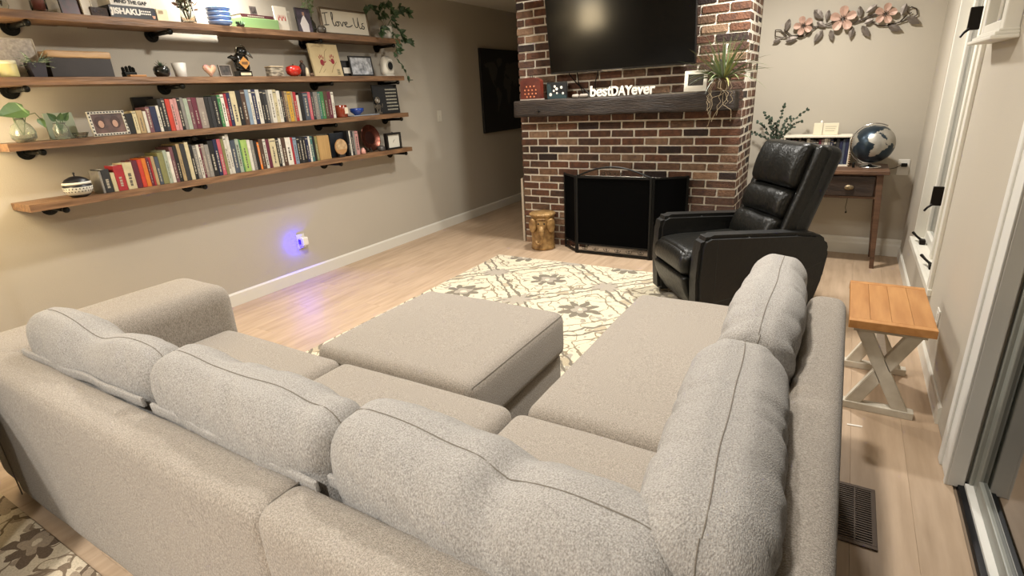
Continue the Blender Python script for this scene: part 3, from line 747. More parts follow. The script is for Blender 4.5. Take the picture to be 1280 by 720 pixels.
# ------------------------------------------------------------------ desk and what stands on it
ds = thing('console_desk', 'narrow rustic wooden desk with dark drawer against the niche wall', 'desk', (-.125, 4.96, 0))
DW = mat('desk_wood', '6b4d38', .55, col2='46301f', var=1, vscale=5, stretch=(.8, 8, 8), bump=.25, bscale=16)
DWD = mat('desk_dark_drawer', '3a2b22', .5, col2='1f1712', var=1, vscale=6, stretch=(1, 6, 6), bump=.3, bscale=14)
ZD = .742
obj('top', B(-.455, .43, -.215, .215, ZD-.028, ZD, bev=.004), DW, ds)
bm = NB(); box(bm, -.40, .385, -.175, -.155, .70, .714); box(bm, -.40, .385, -.175, -.155, .532, .548); box(bm, -.4, .385, .155, .175, .532, .714); box(bm, .34, .36, -.16, .16, .532, .714); box(bm, -.375, -.355, -.16, .16, .532, .714)
box(bm, .012, .03, -.175, -.155, .548, .70)
obj('apron', bm, DW, ds)
for sx_ in (-1, 1):
    for sy_ in (-1, 1):
        bm = NB(); cx_, cy_ = (.375 if sx_ > 0 else -.39), sy_*.165
        M = Matrix.Identity(4)
        v = box(bm, cx_-.022, cx_+.022, cy_-.022, cy_+.022, 0, .714, bev=.003)
        for q in v:
            t = 1-q.co.z/.714; q.co.x = cx_+(q.co.x-cx_)*(1-.35*t)+sx_*.045*t; q.co.y = cy_+(q.co.y-cy_)*(1-.35*t)
        obj('leg', bm, DW, ds)
for a, b_ in ((-.36, .01), (.034, .35)):
    d = obj('drawer', B(a, b_, -.185, .1, .551, .697, bev=.003), DWD, ds)
    bm = NB(); c = (a+b_)/2
    pts = [Vector((c+.03*cos(t), -.192-.014*sin(t), .624)) for t in [pi*k/10 for k in range(11)]]
    for j in range(6):
        pass
    lathe([(.032, 0), (.03, .012), (.018, .02), (0, .022)], 16, bm, M=Matrix.Translation((c, -.187, .616)) @ Matrix.Rotation(pi/2, 4, 'X') @ Matrix.Diagonal((1, .6, 1, 1)))
    obj('cup_pull', bm, mat('aged_brass', '8a7a60', .4, metal=.8), d)
p = on(1057, 262, 'y', 4.76)
bm = NB(); tube(bm, [(p.x-.125*0, 0, .53), (p.x, .0, .50), (p.x-.004, 0, .46), (p.x+.004, 0, .43)], .0022, 5); lathe([(0, -.012), (.006, -.008), (.006, .002), (0, .006)], 8, bm, (p.x+.004, 0, .425))
o = obj('hanging_cord', xform(bm, Matrix.Translation((0, 4.80, 0))), BLACK); tag(o, 'thin dark cord hanging below the desk drawer', 'cord')
o = obj('small_box', rbox(.05, .03, .012, .004, (1, 1, 1)), mat('tin', '77746c', .4, metal=.5), loc=(0, 0, 0)); bpy.data.objects.remove(o)
# book box
bx = thing('book_box', 'small white open-fronted shelf box of books on the desk', 'shelf box', (-.195, 5.06, ZD))
bw_, bh = .235, .232
obj('case', (lambda bm: (box(bm, -bw_, bw_, -.085, .085, bh-.014, bh, bev=.002), box(bm, -bw_, bw_, -.08, .08, 0, .012), box(bm, -bw_, -bw_+.012, -.08, .08, .012, bh-.014), box(bm, bw_-.012, bw_, -.08, .08, .012, bh-.014), box(bm, -bw_+.012, bw_-.012, .07, .08, .012, bh-.014)) and bm)(NB()), mat('box_white', 'd9d2c0', .6), bx)
bm = NB()
for k in range(13): lathe([(0, -.009), (.009, 0), (0, .009)], 8, bm, (bw_+.001, -.083, .012+k*.0165))
obj('shell_trim', bm, mat('shell_brown', '8b7355', .5, var=.4, vscale=40), bx)
BKC = {'black': '191817', 'white': 'c8c3b5', 'red': '96262c', 'navy': '1e2340', 'green': '3f7d49', 'grey': '7f7b74', 'brown': '4c372a', 'tan': 'a08a64', 'cream': 'bcb08c', 'pink': 'b4565f',
       'yellow': 'c69a34', 'orange': 'd0752b', 'maroon': '5b2030', 'olive': '76744a', 'slate': '414852', 'plum': '6a4348', 'lime': '8fa85a', 'teal': '3e6b66', 'mint': '9ea794', 'scarlet': 'b83a28', 'blue': '7c8d9c', 'charcoal': '2c2c2d', 'rose': 'b98782', 'taupe': '857a70'}
WORD = {'slate': 'slate-grey', 'lime': 'lime green', 'mint': 'pale mint', 'blue': 'pale blue'}
spine_cache = {}
def spinemat(c):
    if c not in spine_cache:
        spine_cache[c] = mat('cover_'+c, BKC[c], .5, var=.12, vscale=30, objvar=.12)
    return spine_cache[c]
rbk = random.Random(11)
def book(c, wd, hgt, dep, loc, rotz, label, group, parent_rot=0, spine_text=True):
    "upright book; local +x is the spine side, y the thickness"
    bm = NB(); t = .0018 if wd > .012 else .001
    box(bm, -.0025, 0, -wd/2, wd/2, 0, hgt, bev=min(.0015, wd*.1), segs=1); box(bm, -dep, -.0025, -wd/2, -wd/2+t, 0, hgt); box(bm, -dep, -.0025, wd/2-t, wd/2, 0, hgt)
    o = obj('book', bm, spinemat(c), loc=loc, rot=(0, 0, rotz)); tag(o, label, 'book', group)
    obj('page_block', B(-dep+.003, -.0026, -wd/2+t, wd/2-t, .003, hgt-.003), PAPER, o)
    if spine_text:
        bright = c in ('white', 'cream', 'mint', 'yellow', 'blue', 'tan', 'lime', 'rose')
        mt = mat('spine_print_dark', '5d564c', .5) if bright else mat('spine_print_pale', 'a39b8a', .5)
        bm = NB(); z0 = hgt*rbk.uniform(.1, .2); z1 = hgt*rbk.uniform(.5, .85); z = z0
        hw = wd*.5*rbk.uniform(.15, .42)
        while z < z1:
            l = rbk.uniform(.006, .02)
            box(bm, .0, .0004, -hw, hw*rbk.uniform(.5, 1), z, z+l); z += l+rbk.uniform(.002, .006)
        if rbk.random() < .35: box(bm, .0, .0004, -wd*.4, wd*.4, hgt*.9, hgt*.93)
        if rbk.random() < .75: obj('spine_print', bm, mt, o, kind='stuff')
        else: bm.free()
    return o
xx = -.40; cols = ['navy', 'black', 'maroon', 'black', 'brown', 'grey', 'charcoal', 'white', 'grey', 'slate', 'black', 'maroon', 'taupe', 'white', 'grey', 'navy', 'black', 'charcoal', 'navy', 'slate']
cnt = {}
k = 0
while xx < .022:
    wd = rbk.uniform(.016, .024); c = cols[k % len(cols)]; cnt[c] = cnt.get(c, 0)+1
    ords = ['first', 'second', 'third', 'fourth', 'fifth', 'sixth', 'seventh', 'eighth', 'ninth', 'tenth', 'eleventh', 'twelfth']
    book(c, wd-.001, rbk.uniform(.175, .2), .12, (xx+wd/2, 5.0, ZD+.0122), -pi/2, f'{ords[cnt[c]-1]} {WORD.get(c, c)} book from the left in the white shelf box', 'books in the shelf box on the desk')
    xx += wd; k += 1
# sign blocks on the box
def blockat(px0, px1, pytop, y, zb, dep, name, lab, cat, m, group=None):
    x0, x1 = xat(px0, y, zb), xat(px1, y, zb); zt = zat(pytop, (x0+x1)/2, y)
    o = thing(name, lab, cat, ((x0+x1)/2, y+dep/2, zb), 0, group); obj('block', B(-(x1-x0)/2, (x1-x0)/2, -dep/2, dep/2, 0, zt-zb, bev=.002), m, o); return o, x1-x0, zt-zb
ZB = ZD+.2325
o, w1, h1 = blockat(1016, 1027, 154, 5.04, ZB, .025, 'sign_block', 'narrow white block sign on top of the shelf box', 'sign', mat('sign_cream', 'd8cfb6', .6))
obj('ornament', lathe([(.006, 0), (.01, .008), (.004, .018), (0, .022)], 10), WHITE, o, loc=(.02, 0, h1))
o, w1, h1 = blockat(1028, 1047, 154, 5.05, ZB, .025, 'sign_block', 'wider white block sign with faint printed lines on the shelf box', 'sign', mat('sign_cream', 'd8cfb6', .6))
bm = NB()
for j in range(3): box(bm, -w1*.36, w1*.36*(1-.15*j), -.0132, -.0126, h1*(.7-.18*j), h1*(.74-.18*j))
obj('printed_line', bm, mat('print_grey', '9a917c', .7), o)
# globe
gb = thing('globe', 'tilted metallic blue and silver globe on a chrome stand on the desk', 'globe', (.182, 4.95, ZD))
R = .138; gc = Vector((0, 0, .172))
def inpoly(x, y, P):
    c = False; j = len(P)-1
    for i in range(len(P)):
        if (P[i][1] > y) != (P[j][1] > y) and x < (P[j][0]-P[i][0])*(y-P[i][1])/(P[j][1]-P[i][1])+P[i][0]: c = not c
        j = i
    return c
LAND = [
 [(-17, 15), (-16, 22), (-9, 32), (-5, 36), (10, 37), (11, 33), (20, 31), (32, 31), (35, 28), (43, 12), (51, 12), (48, 5), (40, -3), (40, -15), (35, -20), (35, -25), (31, -30), (26, -34), (18, -34), (14, -22), (12, -15), (13, -8), (9, 0), (8, 5), (-7, 5), (-13, 9)],
 [(-9, 37), (-9, 43), (-1, 44), (-4, 48), (2, 51), (8, 54), (10, 58), (5, 60), (14, 68), (28, 71), (40, 67), (60, 69), (80, 73), (110, 75), (140, 72), (180, 68), (162, 60), (155, 52), (140, 55), (135, 45), (128, 38), (122, 40), (121, 30), (110, 20), (105, 10), (100, 14), (98, 8), (94, 17), (87, 21), (80, 15), (77, 8), (73, 18), (66, 25), (57, 26), (57, 20), (45, 13), (35, 28), (36, 36), (27, 37), (26, 41), (22, 37), (18, 41), (12, 45), (16, 38), (8, 44), (0, 40), (-2, 37)],
 [(-81, -5), (-77, 8), (-62, 10), (-50, 0), (-35, -6), (-39, -17), (-48, -27), (-57, -36), (-65, -42), (-69, -52), (-75, -50), (-73, -37), (-70, -18)],
 [(-168, 65), (-140, 70), (-95, 72), (-80, 68), (-60, 55), (-65, 45), (-75, 38), (-81, 30), (-82, 25), (-90, 30), (-97, 26), (-95, 18), (-87, 16), (-80, 8), (-95, 15), (-106, 22), (-117, 32), (-125, 42), (-135, 58), (-155, 58)],
 [(-55, 60), (-45, 60), (-22, 70), (-20, 80), (-50, 82), (-68, 76)],
 [(114, -22), (122, -17), (130, -12), (137, -12), (142, -11), (150, -24), (153, -32), (147, -38), (138, -35), (130, -32), (115, -34)]]
bm = NB(); NU, NV = 128, 72; rings = []
for j in range(NV+1):
    la = -pi/2+pi*j/NV
    rings.append([bm.verts.new((R*cos(la)*cos(2*pi*i/NU), R*cos(la)*sin(2*pi*i/NU), R*sin(la))) for i in range(NU)] if 0 < j < NV else [bm.verts.new((0, 0, R*sin(la)))]*NU)
for j in range(NV):
    for i in range(NU):
        vs = []
        for v in (rings[j][i], rings[j][(i+1) % NU], rings[j+1][(i+1) % NU], rings[j+1][i]):
            if v not in vs: vs.append(v)
        f = bm.faces.new(vs)
        lo = ((i+.5)/NU*360+180) % 360-180; la = -90+180*(j+.5)/NV
        wob = noise.noise(Vector((lo*.12, la*.12, 0)))*3
        if any(inpoly(lo+wob, la+wob, P) for P in LAND): f.material_index = 1
Mg = Matrix.Rotation(radians(25), 4, 'Y') @ Matrix.Rotation(radians(-90-12), 4, 'Z')
ball = obj('ball', xform(bm, Mg), [mat('globe_ocean', '333f49', .3, metal=.7), mat('globe_land', 'a9a59b', .35, metal=.6, var=.1, vscale=30)], gb, smooth=True, loc=gc)
bm = NB(); RA = R+.011
pts = []
for k in range(33):
    a = radians(-90-4)+radians(188)*k/32   # from lower pole, round the left side
    v = Matrix.Rotation(radians(25), 4, 'Y') @ Vector((-RA*cos(a), 0, RA*sin(a)))
    pts.append(v+gc)
obj('meridian_arc', tube(bm, pts, .004, 8), CHROME, gb, smooth=True)
obj('stand', lathe([(.072, 0), (.074, .006), (.068, .014), (.02, .018), (.008, .024), (.007, .028), (.009, .029), (0, .030)], 32), CHROME, gb, smooth=True)
# power cord and outlet
p = on(1129, 209, 'y', YB)
ou = thing('wall_outlet', 'white wall outlet with a black plug beside the desk', 'outlet', (p.x, YB, p.z))
obj('plate', B(-.038, .038, -.007, 0, -.06, .06, bev=.003), mat('outlet_white', 'd8d4ca', .4), ou)
bm = NB()
for z in (-.022, .022): box(bm, -.017, .017, -.009, -.006, z-.014, z+.014, bev=.002)
obj('socket', bm, mat('outlet_white', 'd8d4ca', .4), ou)
pc = thing('power_cord', 'black plug and thin cord running from the outlet to the globe stand', 'power cord', (p.x, YB-.01, p.z))
obj('plug', rbox(.02, .013, .014, .006, (2, 2, 2)), BLACK, pc, loc=(.002, -.015, .02))
obj('cable', T([(-.016, -.015, .02), (-.05, -.03, .0), (-.09, -.09, -.002), (-.13, -.16, .025), (-.2, -.24, .024), (-.30, -.27, .024), (-.325, -.27, .026)], .0025, 6), BLACK, pc)
o = obj('cord_switch', rbox(.009, .009, .02, .006, (2, 2, 2)), BLACK, pc, loc=(-.335, -.27, .046))
# eucalyptus
eu = thing('eucalyptus_vase', 'leafy eucalyptus sprigs in a vase on the desk behind the recliner', 'plant', (-.50, 5.06, ZD))
obj('vase', lathe([(.035, 0), (.05, .03), (.05, .08), (.028, .13), (.03, .15), (.024, .15), (0, .03)], 20), mat('vase_grey', '6e6a60', .4), eu, smooth=True)
EL = mat('eucalyptus_leaf', '3c4a3c', .6, objvar=.25); ST = mat('stem_brown', '4b4030', .7)
re_ = random.Random(9)
def leaf2(bm, base, d, L_, w_, up=Vector((0, -1, 0))):
    d = d.normalized(); s = d.cross(up); s = s.normalized() if s.length > .05 else Vector((1, 0, 0)); n_ = s.cross(d)
    pr = [(0, 0), (.3, .8), (.6, 1), (.85, .6), (1, 0)]
    c = [bm.verts.new(base+d*L_*t+n_*(.12*w_)) for t, q in pr]; l = [bm.verts.new(base+d*L_*t+s*w_*.5*q) for t, q in pr[1:-1]]; r = [bm.verts.new(base+d*L_*t-s*w_*.5*q) for t, q in pr[1:-1]]
    for side in (l, r):
        bm.faces.new((c[0], side[0], c[1])); bm.faces.new((c[1], side[0], side[1], c[2])); bm.faces.new((c[2], side[1], side[2], c[3])); bm.faces.new((c[3], side[2], c[4]))
for k, (tx, ty, tz) in enumerate(((.20, 0, .42), (.04, 0, .46), (-.06, -.02, .37), (-.14, 0, .33), (.12, -.05, .30), (-.17, -.06, .26), (.0, -.08, .33), (.08, .02, .36), (-.1, .03, .40), (.17, -.05, .34))):
    p0 = Vector((0, 0, .14)); p2 = Vector((tx, ty, tz)); p1 = Vector((tx*.35, ty*.3, .14+(tz-.14)*.7))
    pts = [p0*(1-t)**2+p1*2*t*(1-t)+p2*t*t for t in [i/10 for i in range(11)]]
    s = obj('stem', T(pts, .002, 5), ST, eu)
    for i in range(2, 11):
        d = (pts[i]-pts[i-1]).normalized()
        for q in (-1, 1):
            bm = NB(); dd = (d*.6+Vector((re_.uniform(-1, 1), re_.uniform(-.6, .3), re_.uniform(-.5, .9)))*.9)
            leaf2(bm, pts[i], dd, re_.uniform(.02, .032), re_.uniform(.014, .022)); obj('leaf', bm, EL, s)

# ------------------------------------------------------------------ metal flower wall art
fa = thing('flower_wall_art', 'metal wall sculpture of three copper flowers on a leafy vine', 'wall art', (-.08, YB-.03, 1.80))
FO = Vector((-.08, YB-.03, 1.80))
VINE = mat('vine_metal', '4a4038', .4, metal=.6); LFM = mat('leaf_metal', '6f665e', .45, metal=.5, var=.2, vscale=30); PET = mat('petal_copper', 'b29180', .5, metal=.15, var=.12, vscale=40)
def A5(cx, cy, dy=0): v = on(960+cx/6.4, cy/6.4, 'y', YB-.03+dy); return v-FO
for pts in ([(150, 290), (100, 240), (60, 240), (60, 290), (110, 300), (200, 295), (290, 290), (340, 250), (400, 205), (500, 210), (600, 190), (700, 180), (800, 130), (860, 115)],
            [(300, 200), (380, 215), (480, 190), (560, 160)], [(680, 185), (760, 160), (850, 120), (900, 115)],
            [(830, 170), (880, 205), (960, 205), (1060, 175), (1140, 150), (1195, 115), (1190, 70), (1150, 55), (1110, 75), (1125, 110), (1150, 100)],
            [(960, 195), (1050, 180), (1110, 120)], [(130, 240), (190, 285), (280, 280)]):
    obj('vine', T([A5(*q, dy=.01) for q in pts], .0045, 6), VINE, fa, smooth=True)
for a, b_, wd in (((175, 150), (140, 250), .5), ((370, 80), (440, 150), .6), ((490, 80), (465, 165), .5), ((440, 240), (365, 340), .5), ((500, 240), (515, 325), .5), ((680, 215), (655, 310), .5), ((735, 48), (740, 140), .5),
                  ((875, 35), (780, 105), .5), ((750, 205), (810, 295), .45), ((1108, 25), (1065, 130), .5), ((1110, 135), (1215, 190), .5), ((960, 210), (1070, 240), .5), ((40, 340), (110, 305), .5), ((140, 330), (240, 300), .5), ((390, 175), (460, 215), .5), ((770, 190), (850, 150), .6)):
    p0, p1 = A5(*b_), A5(*a); bm = NB(); d = p1-p0
    leaf2(bm, p0, d, d.length, d.length*wd); leaf2(bm, p0+Vector((0, .0015, 0)), d, d.length, d.length*wd*.98)
    obj('leaf', bm, LFM, fa)
for cx, cy, r, rot in ((285, 205, 80, .3), (600, 150, 108, .0), (940, 110, 92, -.15)):
    c = A5(cx, cy, -.012); rr = (A5(cx+r, cy)-A5(cx, cy)).length
    fl = obj('flower', lathe([(rr*.16, 0), (rr*.14, .006), (0, .009)], 10, M=Matrix.Translation(c) @ Matrix.Rotation(pi/2, 4, 'X')), VINE, fa)
    for k in range(5):
        a = rot+pi/2+2*pi*k/5; d = Vector((cos(a), -.15, sin(a)))
        bm = NB(); n_ = 12; cc = bm.verts.new(c+d*rr*.5+Vector((0, .004, 0))); ring = []
        for j in range(n_):
            t = 2*pi*j/n_; s = Vector((-sin(a), 0, cos(a)))
            ring.append(bm.verts.new(c+d*(rr*(.56+.44*cos(t)))+s*(rr*.32*sin(t)*(1+.35*cos(t)))+Vector((0, -.006*abs(sin(t)), 0))))
        for j in range(n_): bm.faces.new((cc, ring[j], ring[(j+1) % n_]))
        r_ = bmesh.ops.extrude_face_region(bm, geom=bm.faces[:]); bmesh.ops.translate(bm, vec=(0, .002, 0), verts=[v for v in r_['geom'] if isinstance(v, bmesh.types.BMVert)])
        obj('petal', bm, PET, fl)
    bm = NB()
    for k in range(9):
        a = 2*pi*k/9; e = c+Vector((cos(a)*rr*.26, -.014, sin(a)*rr*.26)); tube(bm, [c+Vector((0, -.008, 0)), e], .0018, 5); lathe([(0, -.003), (.0035, 0), (0, .003)], 6, bm, e)
    obj('stamen', bm, VINE, fl)

# ------------------------------------------------------------------ side table (X legs)
sd_ = thing('side_table', 'small stool-like side table with honey wood top and white crossed legs', 'side table', (.262, 2.775, 0))
tw, td, tz = .15, .275, .437
for k in range(4):
    obj('top_board', B(-tw+.075*k+.0004, -tw+.075*(k+1)-.0004, -td+.035, td-.035, tz-.034, tz, bev=.0015), PINE, sd_)
for s in (-1, 1): obj('end_board', B(-tw-.001, tw+.001, s*(td-.0175)-.0171, s*(td-.0175)+.0171, tz-.0345, tz+.0005, bev=.002), PINE, sd_)
for s in (-1, 1):
    y_ = s*.212
    obj('foot_rail', B(-.138, .138, y_-.022, y_+.022, 0, .034, bev=.003), CHALK, sd_)
    obj('top_rail', B(-.13, .13, y_-.02, y_+.02, tz-.062, tz-.035, bev=.003), CHALK, sd_)
    for q in (-1, 1):
        a = Vector((-q*.088, 0, .034)); b_ = Vector((q*.088, 0, tz-.062)); d = b_-a; ln = Vector((.034, 0, 0))
        yo = y_ + q*.0015
        obj('leg', prism([(a.x-.03, .03), (a.x+.03, .03), (b_.x+.03, tz-.06), (b_.x-.03, tz-.06)], yo-.017, yo+.017, 'y', bev=.003), CHALK, sd_)
obj('stretcher', B(-.018, .018, -.19, .19, .20, .235, bev=.003), CHALK, sd_)
# floor vent
vt = thing('floor_vent', 'dark bronze slotted floor register beside the sofa', 'floor vent', (.19, 1.825, 0))
VB = mat('vent_bronze', '55473c', .5, metal=.4)
bm = NB(); W2, L2 = .062, .155
for a in ((-W2, W2, -L2, -L2+.016), (-W2, W2, L2-.016, L2), (-W2, -W2+.014, -L2+.016, L2-.016), (W2-.014, W2, -L2+.016, L2-.016)): box(bm, *a, 0, .005, bev=.0012)
obj('frame_border', bm, VB, vt)
obj('duct_opening', B(-W2+.012, W2-.012, -L2+.014, L2-.014, .0002, .0008), DARK, vt)
sl = None
for k in range(24):
    y_ = -L2+.022+k*(2*L2-.044)/23
    if sl is None:
        sl = obj('slat', B(-W2+.014, W2-.014, -.0028, .0028, .0008, .0042), VB, vt, loc=(0, y_, 0))
    else:
        o = sl.copy(); o.location = (0, y_, 0); COL.objects.link(o)
obj('center_bar', B(-.002, .002, -L2+.016, L2-.016, .001, .0046), VB, vt)
o = obj('paper_scrap', B(-.028, .028, -.005, .005, .0, .0015), mat('scrap_white', 'e8e2d6', .7), loc=(.19, 2.40, .001), rot=(0, 0, .12)); tag(o, 'thin white paper scrap on the floor beside the side table', 'scrap')
# small outlet on the right wall, low
o = thing('wall_outlet', 'small white outlet plate low on the right wall behind the side table', 'outlet', (XR, 3.06, .28)); obj('plate', B(-.006, 0, -.036, .036, -.055, .055, bev=.002), TRIM, o)
obj('socket', B(-.008, -.005, -.016, .016, .006, .04, bev=.002), TRIM, o); obj('socket', B(-.008, -.005, -.016, .016, -.04, -.006, bev=.002), TRIM, o)
# white decorative frame on the right wall
wf = thing('wall_frame', 'white moulded shadow-box frame high on the right wall beside the window', 'wall frame', (XR, 3.02, 1.50))
bm = NB(); dz = .02
box(bm, -.05, 0, -.22, -.165, dz, .8, bev=.004); box(bm, -.05, 0, .165, .22, dz, .8, bev=.004); box(bm, -.05, 0, -.165, .165, .72, .8, bev=.004); box(bm, -.05, 0, -.165, .165, dz, dz+.05, bev=.004)
obj('frame_border', bm, TRIM, wf)
bm = NB(); box(bm, -.085, 0, -.25, .25, 0, .014, bev=.004); box(bm, -.072, 0, -.24, .24, .014, .026, bev=.003); box(bm, -.06, 0, -.23, .23, .026, .036, bev=.003); obj('ledge', bm, TRIM, wf)
obj('back_panel', B(-.012, -.002, -.165, .165, .07, .72), mat('box_grey', '9b978c', .7), wf)
bm = NB(); tube(bm, [(-.03, 0, .07), (-.03, 0, .30), (-.03, .03, .38), (-.03, .01, .46)], .008, 8); tube(bm, [(-.03, -.08, .2), (-.03, 0, .26), (-.03, .08, .2)], .006, 8); obj('scroll_ornament', bm, WHITE, wf, smooth=True)
# map canvas in the hall
mp = thing('world_map_canvas', 'large black canvas with a dim world map on the hallway wall', 'picture', (XL+.004, 6.25, .972))
obj('canvas', B(0, .03, -.53, .53, 0, .962, bev=.002), mat('canvas_black2', '0e0e0e', .7), mp)
bm = NB()
for P in LAND:
    vs = [bm.verts.new((.031, -lo/180*-.5, .48+la/90*.42)) for lo, la in P]
    bm.faces.new(vs)
r_ = bmesh.ops.extrude_face_region(bm, geom=bm.faces[:]); bmesh.ops.translate(bm, vec=(.001, 0, 0), verts=[v for v in r_['geom'] if isinstance(v, bmesh.types.BMVert)])
obj('map_print', bm, mat('map_grey', '3a3835', .8), mp)
# light switch and night light on the left wall
o = thing('light_switch', 'white light switch plate on the left wall right of the shelves', 'light switch', (XL, 4.887, 1.225)); obj('plate', B(0, .006, -.036, .036, -.058, .058, bev=.002), mat('switch_white', 'c9c3b2', .4), o)
obj('toggle', B(.006, .013, -.006, .006, -.012, .012, bev=.002), mat('switch_white', 'c9c3b2', .4), o)
nl = thing('night_light', 'white plug-in night light glowing blue low on the left wall', 'night light', (XL, 2.86, .335))
obj('plate', B(0, .006, -.04, .04, -.06, .06, bev=.002), mat('outlet_white', 'd8d4ca', .4), nl)
obj('body', xform(rbox(.024, .03, .036, .012, (4, 4, 4)), Matrix.Translation((.032, .008, .0))), WHITE, nl, smooth=True)
obj('led', B(.008, .03, -.031, -.0225, -.02, .02, bev=.002), mat('blue_led', '1408ff', .4, emit=5), nl)
l = bpy.data.lights.new('night_light_led', 'POINT'); l.energy = 2.3; l.color = (.0, .0, 1); l.shadow_soft_size = .008
lo_ = bpy.data.objects.new('night_light_led', l); lo_.location = (XL+.019, 2.802, .335); COL.objects.link(lo_)

# ------------------------------------------------------------------ wall shelves
XS = -3.59      # front edge
SY0, SY1 = 1.10, 4.115
SEND = {1: (1.923, 1.929), 2: (1.612, 1.617), 3: (1.300, 1.295), 4: (.991, .979)}
def SZ(i, y): a, b_ = SEND[i]; return a+(b_-a)*(y-SY0)/(SY1-SY0)
SNAME = {1: 'top', 2: 'second', 3: 'third', 4: 'lowest'}
TH = .038
for i in (1, 2, 3, 4):
    ya = SY0 - (.0 if i > 2 else .02)
    gaps = [(1.557, 1.712), (2.09, 2.50), (2.80, 2.825), (3.04, 3.20)] if i == 1 else []
    back = XL+.003
    pts = []; bm = NB()
    # plan outline with notches shaped behind the topmost board to pass light strips
    out = [(XS, ya), (XS, SY1)]
    rr = random.Random(i)
    n_ = 30
    front = [(XS+rr.uniform(-.0025, .0025), ya+(SY1-ya)*k/n_) for k in range(n_+1)]
    rear = [(back, SY1)]
    for g0, g1 in reversed(gaps): rear += [(back, g1), (back+.033, g1-.003), (back+.033, g0+.003), (back, g0)]
    rear += [(back, ya)]
    bm = prism(front+rear, -TH, 0, 'z')
    for v in bm.verts: v.co.z += SZ(i, v.co.y)
    o = obj('wall_shelf', bm, WOOD_SHELF)
    tag(o, f'long rustic brown wooden board, {SNAME[i]} of the four wall shelves', 'shelf', 'pipe-bracket wall shelves')
    bys = {1: (1.352, 2.061, 3.221, 4.049), 2: (1.26, 2.057, 3.263, 4.05), 3: (1.241, 2.05, 3.238, 4.041), 4: (1.259, 2.045, 3.23, 4.05)}[i]
    for y_ in bys:
        z_ = SZ(i, y_)-TH-.017
        b_ = NB()
        lathe([(.042, 0), (.042, .006), (.022, .008), (.02, .022), (.013, .023)], 20, b_, M=Matrix.Translation((XL, y_, z_)) @ Matrix.Rotation(pi/2, 4, 'Y'))
        for v in b_.verts:
            pass
        br = obj('pipe_bracket', b_, BLACK, o, smooth=False)
        obj('pipe', T([(XL+.02, y_, z_), (XS-.035, y_, z_)], .0125, 12), BLACK, br, smooth=True)
        obj('end_cap', lathe([(.0, 0), (.016, .001), (.017, .018), (.012, .024), (0, .026)], 14, M=Matrix.Translation((XS-.04, y_, z_)) @ Matrix.Rotation(pi/2, 4, 'Y')), BLACK, br, smooth=True)

# ---- books on the third and the lowest shelf: spans seen in the photograph, colour, top
ROW3 = [(163, 171, 'black', 142), (171.5, 176.5, 'cream', 139), (177, 184, 'tan', 138), (184.8, 188.5, 'white', 139), (188.8, 194, 'plum', 134), (194.2, 201.5, 'navy', 133), (202, 205.5, 'white', 132),
        (206, 210, 'black', 124), (210.2, 214.5, 'charcoal', 123), (215, 220.5, 'scarlet', 124), (221, 225, 'rose', 124), (225.2, 229, 'rose', 123), (229.3, 232.8, 'black', 122), (233, 237, 'grey', 122), (237.3, 242.3, 'mint', 123), (242.6, 247, 'plum', 122), (247.2, 253.3, 'maroon', 122), (253.6, 262.5, 'taupe', 122),
        (263, 267.4, 'black', 121), (267.6, 272, 'charcoal', 121), (272.3, 278.5, 'black', 120), (279, 282.7, 'green', 119), (283, 287, 'white', 118), (287.2, 290.5, 'red', 117), (290.7, 294.8, 'navy', 116), (295.1, 302, 'cream', 114),
        (302.3, 307.8, 'black', 113), (308, 313.3, 'brown', 112.5), (313.6, 317.9, 'blue', 112), (318.2, 321.3, 'white', 112), (321.5, 326.3, 'navy', 112), (326.6, 331, 'white', 112), (331.3, 335, 'black', 112), (335.2, 339, 'charcoal', 113), (339.3, 341.9, 'grey', 112.5),
        (342.1, 347.2, 'white', 112), (347.4, 351.4, 'cream', 112), (351.6, 355.6, 'white', 113.5), (355.9, 358.4, 'black', 114), (358.6, 361, 'brown', 114), (361.2, 364.3, 'tan', 114), (364.6, 368.8, 'yellow', 114.5), (369, 371.4, 'tan', 114.5), (371.7, 375, 'red', 115), (375.3, 378, 'white', 119),
        (378.3, 383, 'black', 116), (383.3, 389.2, 'slate', 116), (389.5, 392.6, 'pink', 115), (392.8, 396, 'charcoal', 115), (396.2, 401.4, 'grey', 115), (401.7, 404.2, 'teal', 115), (404.4, 408.4, 'green', 114.5), (408.7, 413, 'brown', 114.5), (413.2, 417.4, 'maroon', 114.5), (417.8, 420.6, 'white', 115)]
